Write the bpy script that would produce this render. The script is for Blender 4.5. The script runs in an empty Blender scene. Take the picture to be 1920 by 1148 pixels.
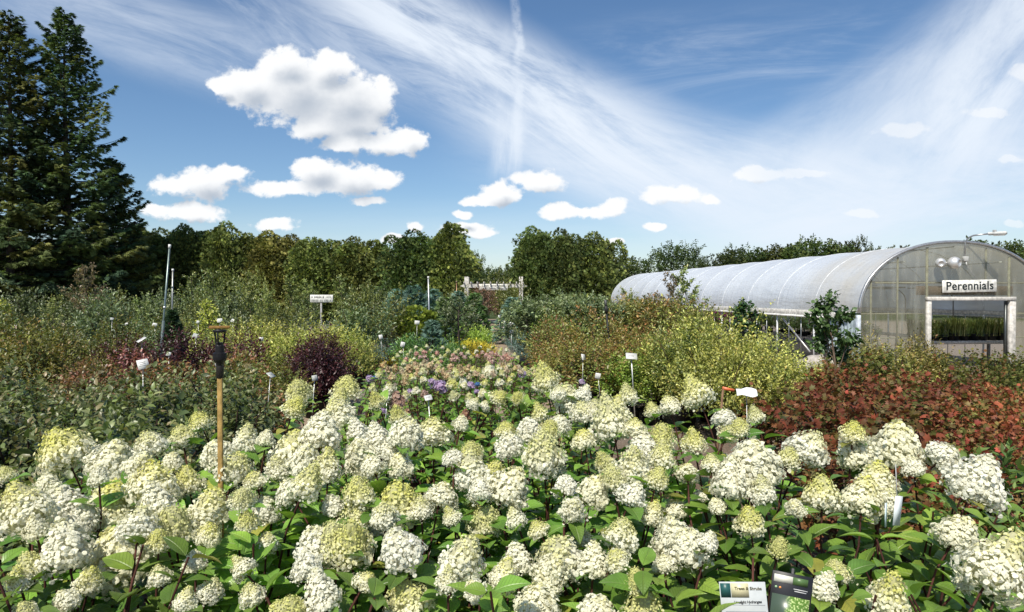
import bpy, math, random
import numpy as np
from mathutils import Vector, Matrix

SC = bpy.context.scene
COL = SC.collection
PI = math.pi
RAD = math.radians
EYE = 2.2
TH = RAD(1.0)
FPX = 1280.0


def P(px, py, Y):
    """world point seen at pixel (px, py) of the photo, at depth Y"""
    dx = (px - 960) / FPX
    dy = (py - 574) / FPX
    d = np.array([dx, math.cos(TH) - dy * math.sin(TH), -math.sin(TH) - dy * math.cos(TH)])
    d = d * (Y / d[1])
    return np.array([d[0], Y, EYE + d[2]])


def GX(px, Y):
    return (px - 960) / FPX * Y


ORD = ['first', 'second', 'third', 'fourth', 'fifth', 'sixth', 'seventh', 'eighth', 'ninth', 'tenth', 'eleventh',
       'twelfth', 'thirteenth', 'fourteenth', 'fifteenth', 'sixteenth', 'seventeenth', 'eighteenth', 'nineteenth', 'twentieth']


# ------------------------------------------------------------------ objects
def tag(o, label=None, cat=None, group=None, kind=None):
    if label: o['label'] = label
    if cat: o['category'] = cat
    if group: o['group'] = group
    if kind: o['kind'] = kind
    return o


def thing(name, label, cat, loc=(0, 0, 0), rotz=0.0, group=None, scale=1.0, tilt=(0, 0)):
    o = bpy.data.objects.new(name, None)
    COL.objects.link(o)
    o.location = tuple(float(v) for v in loc)
    o.rotation_euler = (tilt[0], tilt[1], rotz)
    o.scale = (scale,) * 3 if not isinstance(scale, (tuple, list)) else scale
    o.empty_display_size = 0.2
    return tag(o, label, cat, group)


def put(name, mesh, parent=None, loc=None, rot=None, scale=None):
    o = bpy.data.objects.new(name, mesh)
    COL.objects.link(o)
    if parent is not None: o.parent = parent
    if loc is not None: o.location = tuple(float(v) for v in loc)
    if rot is not None: o.rotation_euler = rot
    if scale is not None: o.scale = (scale,) * 3 if not isinstance(scale, (tuple, list)) else scale
    return o


# ------------------------------------------------------------------ mesh builder
def nrm(a):
    return a / np.maximum(np.linalg.norm(a, axis=-1, keepdims=True), 1e-9)


class MB:
    def __init__(s):
        s.v, s.c, s.uv, s.l, s.n, s.m = [], [], [], [], [], []
        s.k = 0

    def add(s, verts, faces, col=(1, 1, 1), uv=None, mat=0):
        verts = np.asarray(verts, float).reshape(-1, 3)
        col = np.asarray(col, float)
        if col.ndim == 1: col = np.tile(col, (len(verts), 1))
        s.v.append(verts); s.c.append(col)
        s.uv.append(np.zeros((len(verts), 2)) if uv is None else np.asarray(uv, float))
        for f in faces:
            s.l.append(np.asarray(f) + s.k); s.n.append(np.array([len(f)]))
            s.m.append(np.array([mat]))
        s.k += len(verts)

    def addn(s, verts, loops, nper, nfaces, col, uv=None, mat=0):
        s.v.append(verts); s.c.append(col)
        s.uv.append(np.zeros((len(verts), 2)) if uv is None else uv)
        s.l.append(loops + s.k); s.n.append(np.asarray(nper)); s.m.append(np.full(nfaces, mat))
        s.k += len(verts)

    def leaves(s, tmpl, pos, d, nor, size, col, wid=1.0, mat=0, curl=None):
        """instances of a template leaf: tmpl = (verts nx3 with y along the leaf, faces, uv)"""
        tv, tf, tuv = tmpl
        pos = np.asarray(pos, float); N = len(pos)
        if N == 0: return
        y = nrm(np.asarray(d, float))
        z = np.asarray(nor, float)
        z = nrm(z - (z * y).sum(1, keepdims=True) * y + 1e-6)
        x = np.cross(y, z)
        size = np.broadcast_to(np.asarray(size, float), (N,))
        wid = np.broadcast_to(np.asarray(wid, float), (N,))
        T = tv.shape[0]
        vv = (tv[None, :, 0, None] * wid[:, None, None] * x[:, None, :] + tv[None, :, 1, None] * y[:, None, :]
              + tv[None, :, 2, None] * z[:, None, :]) * size[:, None, None] + pos[:, None, :]
        col = np.asarray(col, float)
        if col.ndim == 2: cc = np.repeat(col, T, axis=0)
        else: cc = col.reshape(-1, 3)
        fl = np.concatenate([np.asarray(f) for f in tf])
        fn = np.array([len(f) for f in tf])
        loops = (fl[None, :] + (np.arange(N) * T)[:, None]).ravel()
        s.addn(vv.reshape(-1, 3), loops, np.tile(fn, N), N * len(tf), cc, np.tile(tuv, (N, 1)), mat)

    def tube(s, pts, rad, sides=6, col=(1, 1, 1), mat=0, cap=True):
        pts = np.asarray(pts, float); n = len(pts)
        rad = np.broadcast_to(np.asarray(rad, float), (n,))
        t = np.gradient(pts, axis=0) if n > 2 else np.tile(pts[-1] - pts[0], (n, 1))
        t = nrm(t)
        ref = np.array([0.31, 0.95, 0.05]) if abs(t[0][2]) > 0.7 else np.array([0, 0, 1.0])
        x = nrm(np.cross(t, ref)); y = np.cross(t, x)
        a = np.linspace(0, 2 * PI, sides, endpoint=False)
        ring = (np.cos(a)[None, :, None] * x[:, None, :] + np.sin(a)[None, :, None] * y[:, None, :]) * rad[:, None, None] + pts[:, None, :]
        F = []
        for i in range(n - 1):
            for j in range(sides):
                k = (j + 1) % sides
                F.append([i * sides + j, i * sides + k, (i + 1) * sides + k, (i + 1) * sides + j])
        if cap:
            F.append(list(range(sides))[::-1]); F.append([(n - 1) * sides + j for j in range(sides)])
        uv = np.stack([np.tile(a / (2 * PI), n), np.repeat(np.linspace(0, 1, n), sides)], 1)
        s.add(ring.reshape(-1, 3), F, col, uv, mat)

    def box(s, c, size, col=(1, 1, 1), rz=0.0, mat=0, R=None, bev=0.0):
        c = np.asarray(c, float); h = np.asarray(size, float) / 2
        if bev > 0:
            vs, F = bevbox(h, min(bev, h.min() * 0.49))
        else:
            vs = np.array([[x, y, z] for x in (-1, 1) for y in (-1, 1) for z in (-1, 1)], float) * h
            F = [[0, 1, 3, 2], [4, 6, 7, 5], [0, 4, 5, 1], [2, 3, 7, 6], [0, 2, 6, 4], [1, 5, 7, 3]]
        if R is not None: vs = vs @ np.asarray(R).T
        if rz:
            ca, sa = math.cos(rz), math.sin(rz)
            vs = np.stack([vs[:, 0] * ca - vs[:, 1] * sa, vs[:, 0] * sa + vs[:, 1] * ca, vs[:, 2]], 1)
        s.add(vs + c, F, col, None, mat)

    def lathe(s, prof, sides=20, c=(0, 0, 0), col=(1, 1, 1), mat=0, R=None):
        prof = np.asarray(prof, float); n = len(prof)
        a = np.linspace(0, 2 * PI, sides, endpoint=False)
        v = np.stack([prof[:, 0][:, None] * np.cos(a), prof[:, 0][:, None] * np.sin(a), np.repeat(prof[:, 1][:, None], sides, 1)], 2).reshape(-1, 3)
        F = []
        for i in range(n - 1):
            for j in range(sides):
                k = (j + 1) % sides
                F.append([i * sides + j, i * sides + k, (i + 1) * sides + k, (i + 1) * sides + j])
        F.append(list(range(sides))[::-1]); F.append([(n - 1) * sides + j for j in range(sides)])
        if R is not None: v = v @ np.asarray(R).T
        s.add(v + np.asarray(c, float), F, col, None, mat)

    def mesh(s, name, mats, smooth=True):
        me = bpy.data.meshes.new(name)
        v = np.concatenate(s.v).astype(np.float32); l = np.concatenate(s.l).astype(np.int32)
        n = np.concatenate(s.n).astype(np.int32); m = np.concatenate(s.m).astype(np.int32)
        me.vertices.add(len(v)); me.vertices.foreach_set('co', v.ravel())
        me.loops.add(len(l)); me.loops.foreach_set('vertex_index', l)
        me.polygons.add(len(n))
        st = np.concatenate([[0], np.cumsum(n)[:-1]]).astype(np.int32)
        me.polygons.foreach_set('loop_start', st)
        try: me.polygons.foreach_set('loop_total', n)
        except Exception: pass
        for mt in (mats if isinstance(mats, (list, tuple)) else [mats]): me.materials.append(mt)
        me.polygons.foreach_set('material_index', m)
        me.polygons.foreach_set('use_smooth', np.full(len(n), bool(smooth)))
        ca = me.color_attributes.new('Col', 'FLOAT_COLOR', 'POINT')
        c = np.concatenate(s.c); c4 = np.ones((len(c), 4), np.float32); c4[:, :3] = c
        ca.data.foreach_set('color', c4.ravel())
        u = me.uv_layers.new(name='UVMap')
        uv = np.concatenate(s.uv).astype(np.float32)[l]
        u.data.foreach_set('uv', uv.ravel())
        me.update(calc_edges=True)
        return me

    def build(s, name, mats, parent=None, smooth=True):
        return put(name, s.mesh(name, mats, smooth), parent)


def bevbox(h, b):
    hx, hy, hz = h
    V, idx = [], {}
    for sx in (-1, 1):
        for sy in (-1, 1):
            for sz in (-1, 1):
                for ax in range(3):
                    p = [sx * (hx - b), sy * (hy - b), sz * (hz - b)]
                    p[ax] = (sx * hx, sy * hy, sz * hz)[ax]
                    idx[(sx, sy, sz, ax)] = len(V); V.append(p)
    F = []
    S = (-1, 1)
    q = [(-1, -1), (1, -1), (1, 1), (-1, 1)]
    for s in S:
        a = [idx[(s, u, w, 0)] for u, w in q]; F.append(a if s > 0 else a[::-1])
        a = [idx[(w, s, u, 1)] for u, w in q]; F.append(a if s > 0 else a[::-1])
        a = [idx[(u, w, s, 2)] for u, w in q]; F.append(a if s > 0 else a[::-1])
    for s1 in S:
        for s2 in S:
            F.append([idx[(s1, s2, -1, 0)], idx[(s1, s2, 1, 0)], idx[(s1, s2, 1, 1)], idx[(s1, s2, -1, 1)]])
            F.append([idx[(s1, -1, s2, 0)], idx[(s1, 1, s2, 0)], idx[(s1, 1, s2, 2)], idx[(s1, -1, s2, 2)]])
            F.append([idx[(-1, s1, s2, 1)], idx[(1, s1, s2, 1)], idx[(1, s1, s2, 2)], idx[(-1, s1, s2, 2)]])
            for s3 in S:
                F.append([idx[(s1, s2, s3, 0)], idx[(s1, s2, s3, 1)], idx[(s1, s2, s3, 2)]])
    V = np.array(V)
    # orient outward
    out = []
    for f in F:
        p = V[f]; nn = np.cross(p[1] - p[0], p[2] - p[0])
        out.append(f if nn @ p.mean(0) > 0 else f[::-1])
    return V, out


# ------------------------------------------------------------------ leaf templates (y = along, x = across, z = up side)
def grid_leaf(rows, halfw, droop, fold, cols=1):
    """rows: y stations with half widths; a folded, drooping blade"""
    V, U, F = [], [], []
    nc = 2 * cols + 1
    for i, (yy, w) in enumerate(zip(rows, halfw)):
        for j in range(nc):
            t = (j - cols) / cols
            V.append([t * w, yy - 0.18 * droop * yy * yy, fold * abs(t) * w - droop * yy * yy * 0.55 - 0.25 * fold * w * t * t])
            U.append([t * w, yy])
    for i in range(len(rows) - 1):
        for j in range(nc - 1):
            F.append([i * nc + j, i * nc + j + 1, (i + 1) * nc + j + 1, (i + 1) * nc + j])
    return np.array(V), F, np.array(U)


L_OVATE = grid_leaf([0, .1, .28, .5, .72, .9, 1.0], [.015, .15, .27, .29, .2, .08, .005], .55, .42, 2)
L_MID = grid_leaf([0, .3, .65, 1.0], [.02, .24, .2, .01], .5, .4, 1)
L_TRI = (np.array([[0, 0, 0], [-.27, .5, .1], [0, 1, -.16], [.27, .5, .1], ], float), [[0, 3, 2], [0, 2, 1]],
         np.array([[0, 0], [-.27, .5], [0, 1], [.27, .5]], float))
L_NARROW = (np.array([[0, 0, 0], [-.13, .45, .05], [0, 1, -.12], [.13, .45, .05]], float), [[0, 3, 2], [0, 2, 1]],
            np.array([[0, 0], [-.13, .45], [0, 1], [.13, .45]], float))
# lobed (maple like) leaf
_lb = [[0, 0, 0], [-.16, .12, 0], [-.5, .3, -.06], [-.26, .46, .03], [-.42, .78, -.08], [-.14, .68, .03], [0, 1, -.14], [.14, .68, .03], [.42, .78, -.08], [.26, .46, .03], [.5, .3, -.06], [.16, .12, 0], [0, .42, .06]]
L_LOBE = (np.array(_lb, float), [[12, 11, 10, 9], [12, 9, 8, 7], [12, 7, 6, 5], [12, 5, 4, 3], [12, 3, 2, 1], [12, 1, 0, 11]], np.array(_lb, float)[:, :2])
# conifer spray: a flat feathered fan of three slim blades
_sv, _sf = [], []
for a, ln in ((-.62, .72), (0, 1.0), (.62, .72), (-.3, .9), (.3, .86)):
    b = len(_sv); dx, dy = math.sin(a), math.cos(a)
    for (t, w, z) in ((0, .02, 0), (.55, .085, .05), (1, .012, -.05)):
        _sv += [[dx * t * ln - dy * w, dy * t * ln + dx * w, z], [dx * t * ln + dy * w, dy * t * ln - dx * w, z]]
    _sf += [[b, b + 1, b + 3, b + 2], [b + 2, b + 3, b + 5, b + 4]]
L_SPRAY = (np.array(_sv, float), _sf, np.array(_sv, float)[:, :2])
# ------------------------------------------------------------------ materials
def newmat(name):
    m = bpy.data.materials.new(name); m.use_nodes = True
    nt = m.node_tree; nt.nodes.clear()
    return m, nt, nt.nodes, nt.links


class NG:
    """small node helper"""
    def __init__(s, nt): s.nt, s.N, s.L = nt, nt.nodes, nt.links

    def node(s, typ, **kw):
        n = s.N.new(typ)
        for k, v in kw.items(): setattr(n, k, v)
        return n

    def set(s, sock, v):
        if v is None: return
        if hasattr(v, 'is_output'): s.L.new(v, sock)
        else:
            try: sock.default_value = v
            except Exception: sock.default_value = (v, v, v)

    def math(s, op, a, b=None, c=None, clamp=False):
        n = s.N.new('ShaderNodeMath'); n.operation = op; n.use_clamp = clamp
        for i, x in enumerate((a, b, c)):
            if x is not None: s.set(n.inputs[i], x)
        return n.outputs[0]

    def vmath(s, op, a, b=None, scale=None):
        n = s.N.new('ShaderNodeVectorMath'); n.operation = op
        s.set(n.inputs[0], a)
        if b is not None: s.set(n.inputs[1], b)
        if scale is not None: s.set(n.inputs['Scale'], scale)
        return n.outputs['Value'] if op in ('LENGTH', 'DOT_PRODUCT', 'DISTANCE') else n.outputs['Vector']

    def noise(s, vec, scale, detail=4, rough=.55, dim='3D', lac=2.0, dist=0.0):
        n = s.N.new('ShaderNodeTexNoise'); n.noise_dimensions = dim
        if vec is not None: s.set(n.inputs['Vector'], vec)
        s.set(n.inputs['Scale'], scale); s.set(n.inputs['Detail'], detail); s.set(n.inputs['Roughness'], rough)
        s.set(n.inputs['Lacunarity'], lac); s.set(n.inputs['Distortion'], dist)
        return n

    def smooth(s, x, lo, hi, a=0.0, b=1.0):
        n = s.N.new('ShaderNodeMapRange'); n.interpolation_type = 'SMOOTHSTEP'
        s.set(n.inputs[0], x); s.set(n.inputs[1], lo); s.set(n.inputs[2], hi); s.set(n.inputs[3], a); s.set(n.inputs[4], b)
        return n.outputs[0]

    def mix(s, f, a, b, typ='MIX'):
        n = s.N.new('ShaderNodeMix'); n.data_type = 'RGBA'; n.blend_type = typ
        s.set(n.inputs[0], f)
        for i, x in ((6, a), (7, b)):
            if isinstance(x, (tuple, list)) and len(x) == 3: x = (*x, 1)
            s.set(n.inputs[i], x)
        return n.outputs[2]

    def bsdf(s, **kw):
        n = s.N.new('ShaderNodeBsdfPrincipled')
        for k, v in kw.items():
            if isinstance(v, (tuple, list)) and len(v) == 3: v = (*v, 1)
            s.set(n.inputs[k], v)
        return n

    def out(s, sh, disp=None):
        o = s.N.new('ShaderNodeOutputMaterial'); s.L.new(sh, o.inputs['Surface'])
        return o


def foliage_mat(name, rough=.5, trans=.3, spec=.4, hue=.02, val=.25, veins=0.0, gain=1.0, sat=1.0):
    m, nt, N, L = newmat(name); g = NG(nt)
    at = g.node('ShaderNodeAttribute', attribute_name='Col')
    oi = g.node('ShaderNodeObjectInfo')
    hsv = g.node('ShaderNodeHueSaturation')
    L.new(at.outputs['Color'], hsv.inputs['Color']); hsv.inputs['Saturation'].default_value = sat
    r1 = g.math('FRACT', g.math('MULTIPLY', oi.outputs['Random'], 7.31))
    L.new(g.math('ADD', g.math('MULTIPLY', oi.outputs['Random'], 2 * hue), .5 - hue), hsv.inputs['Hue'])
    L.new(g.math('ADD', g.math('MULTIPLY', r1, val * 1.7), 1 - val * .85), hsv.inputs['Value'])
    tc = g.node('ShaderNodeTexCoord')
    nz = g.noise(tc.outputs['Object'], 9.0, 3)
    f_ = g.smooth(nz.outputs['Fac'], .3, .7, .75, 1.25)
    col = g.vmath('SCALE', hsv.outputs['Color'], scale=g.math('MULTIPLY', f_, gain))
    bump = None
    if veins > 0:
        uv = g.node('ShaderNodeUVMap', uv_map='UVMap')
        sep = g.node('ShaderNodeSeparateXYZ'); L.new(uv.outputs[0], sep.inputs[0])
        ax = g.math('ABSOLUTE', sep.outputs[0])
        ph = g.math('MULTIPLY', g.math('SUBTRACT', sep.outputs[1], g.math('MULTIPLY', ax, .9)), 9.0)
        tri = g.math('ABSOLUTE', g.math('SUBTRACT', g.math('FRACT', ph), .5))
        vein = g.math('MAXIMUM', g.smooth(tri, .40, .5), g.smooth(ax, .03, .0))
        col = g.mix(g.math('MULTIPLY', vein, .3 * veins), col, (.28, .36, .12))
        bn = g.node('ShaderNodeBump'); bn.inputs['Strength'].default_value = .5 * veins; bn.inputs['Distance'].default_value = .01
        L.new(g.math('SUBTRACT', 1.0, vein), bn.inputs['Height']); bump = bn.outputs[0]
    b = g.bsdf(**{'Base Color': col, 'Roughness': rough, 'Specular IOR Level': spec})
    t = g.node('ShaderNodeBsdfTranslucent')
    L.new(g.mix(1.0, col, (1.25, 1.35, .7), 'MULTIPLY'), t.inputs['Color'])
    if bump is not None: L.new(bump, b.inputs['Normal'])
    mx = g.node('ShaderNodeMixShader'); mx.inputs[0].default_value = trans
    L.new(b.outputs[0], mx.inputs[1]); L.new(t.outputs[0], mx.inputs[2])
    g.out(mx.outputs[0])
    return m


def attr_mat(name, rough=.6, spec=.3, metal=0.0, noise=.25, scale=20, bump=.0):
    m, nt, N, L = newmat(name); g = NG(nt)
    at = g.node('ShaderNodeAttribute', attribute_name='Col')
    tc = g.node('ShaderNodeTexCoord')
    nz = g.noise(tc.outputs['Object'], scale, 5, .6)
    f = g.smooth(nz.outputs['Fac'], .3, .75, 1 - noise, 1 + noise * .6)
    sc = g.vmath('SCALE', at.outputs['Color'], scale=f)
    b = g.bsdf(**{'Base Color': sc, 'Roughness': rough, 'Specular IOR Level': spec, 'Metallic': metal})
    if bump:
        bn = g.node('ShaderNodeBump'); bn.inputs['Strength'].default_value = bump; bn.inputs['Distance'].default_value = .01
        L.new(nz.outputs['Fac'], bn.inputs['Height']); L.new(bn.outputs[0], b.inputs['Normal'])
    g.out(b.outputs[0])
    return m


def bark_mat(name):
    m, nt, N, L = newmat(name); g = NG(nt)
    at = g.node('ShaderNodeAttribute', attribute_name='Col')
    tc = g.node('ShaderNodeTexCoord')
    v = g.vmath('MULTIPLY', tc.outputs['Object'], (14, 14, 3))
    nz = g.noise(v, 1.0, 6, .65)
    sc = g.vmath('SCALE', at.outputs['Color'], scale=g.smooth(nz.outputs['Fac'], .3, .7, .5, 1.35))
    b = g.bsdf(**{'Base Color': sc, 'Roughness': .85, 'Specular IOR Level': .2})
    bn = g.node('ShaderNodeBump'); bn.inputs['Strength'].default_value = .6; bn.inputs['Distance'].default_value = .02
    L.new(nz.outputs['Fac'], bn.inputs['Height']); L.new(bn.outputs[0], b.inputs['Normal'])
    g.out(b.outputs[0])
    return m


def petal_mat(name):
    m, nt, N, L = newmat(name); g = NG(nt)
    at = g.node('ShaderNodeAttribute', attribute_name='Col')
    oi = g.node('ShaderNodeObjectInfo')
    hsv = g.node('ShaderNodeHueSaturation'); L.new(at.outputs['Color'], hsv.inputs['Color'])
    L.new(g.math('ADD', g.math('MULTIPLY', oi.outputs['Random'], .45), .75), hsv.inputs['Saturation'])
    b = g.bsdf(**{'Base Color': hsv.outputs['Color'], 'Roughness': .6, 'Specular IOR Level': .2})
    t = g.node('ShaderNodeBsdfTranslucent'); L.new(hsv.outputs['Color'], t.inputs['Color'])
    mx = g.node('ShaderNodeMixShader'); mx.inputs[0].default_value = .42
    L.new(b.outputs[0], mx.inputs[1]); L.new(t.outputs[0], mx.inputs[2])
    g.out(mx.outputs[0])
    return m


MAT = {}
MAT['leaf'] = foliage_mat('shrub_leaf', .40, .30, .55, .015, .3, gain=2.0, sat=1.0)
MAT['leaf_matt'] = foliage_mat('matt_leaf', .55, .3, .3, .014, .4, gain=1.5, sat=1.05)
MAT['hydrangea_leaf'] = foliage_mat('hydrangea_leaf', .38, .32, .5, .015, .35, 1.0, gain=2.0)
MAT['needle'] = foliage_mat('conifer_needle', .65, .25, .25, .015, .25, gain=2.3, sat=1.1)
MAT['petal'] = petal_mat('hydrangea_petal')
MAT['bark'] = bark_mat('bark')
MAT['plastic'] = attr_mat('weathered_plastic', .5, .3, 0, .2, 14)
MAT['paint'] = attr_mat('weathered_paint', .6, .35, 0, .35, 9, .1)
MAT['wood'] = attr_mat('weathered_wood', .75, .25, 0, .4, 30, .4)
MAT['metal'] = attr_mat('dull_metal', .38, .5, .75, .25, 22)
MAT['chrome'] = attr_mat('bright_metal', .42, .5, .6, .12, 12)
MAT['card'] = attr_mat('printed_card', .4, .5, 0, .06, 60)
MAT['rock'] = attr_mat('pale_rock', .85, .2, 0, .4, 7, .8)


def ground_mat():
    m, nt, N, L = newmat('mulch_and_gravel'); g = NG(nt)
    tc = g.node('ShaderNodeTexCoord'); ob = tc.outputs['Object']
    big = g.noise(ob, .25, 4); fine = g.noise(ob, 24, 8, .7); chip = g.node('ShaderNodeTexVoronoi')
    g.set(chip.inputs['Vector'], ob); chip.inputs['Scale'].default_value = 38
    a = g.mix(g.smooth(fine.outputs['Fac'], .35, .7), (.035, .022, .014), (.22, .14, .095))
    a = g.mix(g.math('MULTIPLY', g.smooth(chip.outputs['Distance'], .0, .35), .6), (.28, .20, .145), a)
    bb = g.mix(g.smooth(fine.outputs['Fac'], .3, .7), (.16, .13, .10), (.36, .31, .26))
    sp = g.node('ShaderNodeSeparateXYZ'); L.new(ob, sp.inputs[0])
    far = g.smooth(g.math('ADD', sp.outputs[1], g.math('MULTIPLY', big.outputs['Fac'], 5)), 9, 16)
    c = g.mix(far, a, bb)
    grass = g.mix(g.smooth(fine.outputs['Fac'], .3, .7), (.03, .05, .015), (.08, .1, .03))
    c = g.mix(g.smooth(sp.outputs[1], 52, 60), c, grass)
    b = g.bsdf(**{'Base Color': c, 'Roughness': .95, 'Specular IOR Level': .15})
    bn = g.node('ShaderNodeBump'); bn.inputs['Strength'].default_value = .9; bn.inputs['Distance'].default_value = .03
    L.new(g.math('ADD', fine.outputs['Fac'], chip.outputs['Distance']), bn.inputs['Height']); L.new(bn.outputs[0], b.inputs['Normal'])
    g.out(b.outputs[0]); return m


def gravel_mat():
    m, nt, N, L = newmat('path_gravel'); g = NG(nt)
    tc = g.node('ShaderNodeTexCoord'); ob = tc.outputs['Object']
    fine = g.noise(ob, 30, 8, .7); big = g.noise(ob, 1.2, 4)
    c = g.mix(g.smooth(fine.outputs['Fac'], .3, .72), (.17, .125, .085), (.44, .35, .26))
    c = g.mix(g.math('MULTIPLY', big.outputs['Fac'], .5), c, (.26, .2, .15))
    b = g.bsdf(**{'Base Color': c, 'Roughness': .95, 'Specular IOR Level': .15})
    bn = g.node('ShaderNodeBump'); bn.inputs['Strength'].default_value = .6; bn.inputs['Distance'].default_value = .02
    L.new(fine.outputs['Fac'], bn.inputs['Height']); L.new(bn.outputs[0], b.inputs['Normal'])
    g.out(b.outputs[0]); return m


MAT['ground'] = ground_mat()
MAT['gravel'] = gravel_mat()


def poly_film():
    """milky greenhouse film: diffuse + translucent with a soft sheen"""
    m, nt, N, L = newmat('greenhouse_film'); g = NG(nt)
    tc = g.node('ShaderNodeTexCoord'); ob = tc.outputs['Object']
    sp = g.node('ShaderNodeSeparateXYZ'); L.new(ob, sp.inputs[0])
    st = g.noise(g.vmath('MULTIPLY', ob, (3, .35, 3)), 1.6, 5, .6)
    dirt = g.noise(ob, .8, 4, .6)
    base = g.mix(g.smooth(dirt.outputs['Fac'], .3, .75), (.70, .75, .82), (.79, .84, .90))
    # dust and algae gathered on the old sheet of the front bay and along the eave
    stain = g.math('MULTIPLY', g.smooth(sp.outputs[1], 4.2, 2.0), g.smooth(dirt.outputs['Fac'], .1, .8))
    base = g.mix(g.math('MULTIPLY', stain, .75), base, (.62, .57, .47))
    low = g.math('MULTIPLY', g.smooth(sp.outputs[2], 2.35, 1.65), g.smooth(st.outputs['Fac'], .2, .8))
    base = g.mix(g.math('MULTIPLY', low, .55), base, (.50, .47, .42))
    wr = g.noise(g.vmath('MULTIPLY', ob, (.5, 5.0, 1.2)), 1.1, 5, .6)
    wr2 = g.noise(g.vmath('MULTIPLY', ob, (4.0, .7, 4.0)), 1.0, 4, .6)
    h = g.math('ADD', wr.outputs['Fac'], g.math('MULTIPLY', wr2.outputs['Fac'], 1.3))
    bn = g.node('ShaderNodeBump'); bn.inputs['Strength'].default_value = .42; bn.inputs['Distance'].default_value = .06
    L.new(h, bn.inputs['Height'])
    b = g.bsdf(**{'Base Color': base, 'Roughness': .36, 'Specular IOR Level': .5}); L.new(bn.outputs[0], b.inputs['Normal'])
    t = g.node('ShaderNodeBsdfTranslucent'); L.new(base, t.inputs['Color'])
    mx = g.node('ShaderNodeMixShader'); mx.inputs[0].default_value = .26
    L.new(b.outputs[0], mx.inputs[1]); L.new(t.outputs[0], mx.inputs[2])
    tr = g.node('ShaderNodeBsdfTransparent'); tr.inputs['Color'].default_value = (.9, .93, .97, 1)
    m2 = g.node('ShaderNodeMixShader'); m2.inputs[0].default_value = .07
    L.new(mx.outputs[0], m2.inputs[1]); L.new(tr.outputs[0], m2.inputs[2])
    g.out(m2.outputs[0]); return m


def poly_sheet():
    """fluted, slightly yellowed polycarbonate of the gable"""
    m, nt, N, L = newmat('fluted_polycarbonate'); g = NG(nt)
    tc = g.node('ShaderNodeTexCoord'); ob = tc.outputs['Object']
    st = g.noise(g.vmath('MULTIPLY', ob, (3.5, 1, .6)), 1.3, 5, .6)
    base = g.mix(g.smooth(st.outputs['Fac'], .3, .75), (.46, .43, .32), (.66, .65, .55))
    b = g.bsdf(**{'Base Color': base, 'Roughness': .3, 'Specular IOR Level': .5})
    wv = g.node('ShaderNodeTexWave'); wv.bands_direction = 'X'; wv.inputs['Scale'].default_value = 9.0
    g.set(wv.inputs['Vector'], ob)
    bn = g.node('ShaderNodeBump'); bn.inputs['Strength'].default_value = .3; bn.inputs['Distance'].default_value = .01
    L.new(wv.outputs['Fac'], bn.inputs['Height']); L.new(bn.outputs[0], b.inputs['Normal'])
    t = g.node('ShaderNodeBsdfTranslucent'); L.new(base, t.inputs['Color'])
    mx = g.node('ShaderNodeMixShader'); mx.inputs[0].default_value = .4
    L.new(b.outputs[0], mx.inputs[1]); L.new(t.outputs[0], mx.inputs[2])
    tr = g.node('ShaderNodeBsdfTransparent'); tr.inputs['Color'].default_value = (.80, .82, .76, 1)
    m2 = g.node('ShaderNodeMixShader')
    L.new(g.smooth(st.outputs['Fac'], .25, .8, .80, .60), m2.inputs[0])
    L.new(mx.outputs[0], m2.inputs[1]); L.new(tr.outputs[0], m2.inputs[2])
    g.out(m2.outputs[0]); return m


MAT['film'] = poly_film()
MAT['sheet'] = poly_sheet()

# ------------------------------------------------------------------ world: sky, cirrus, cumulus
SUN_EL, SUN_AZ = RAD(52), RAD(24)      # sun behind the camera, 24 degrees to its left


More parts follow.
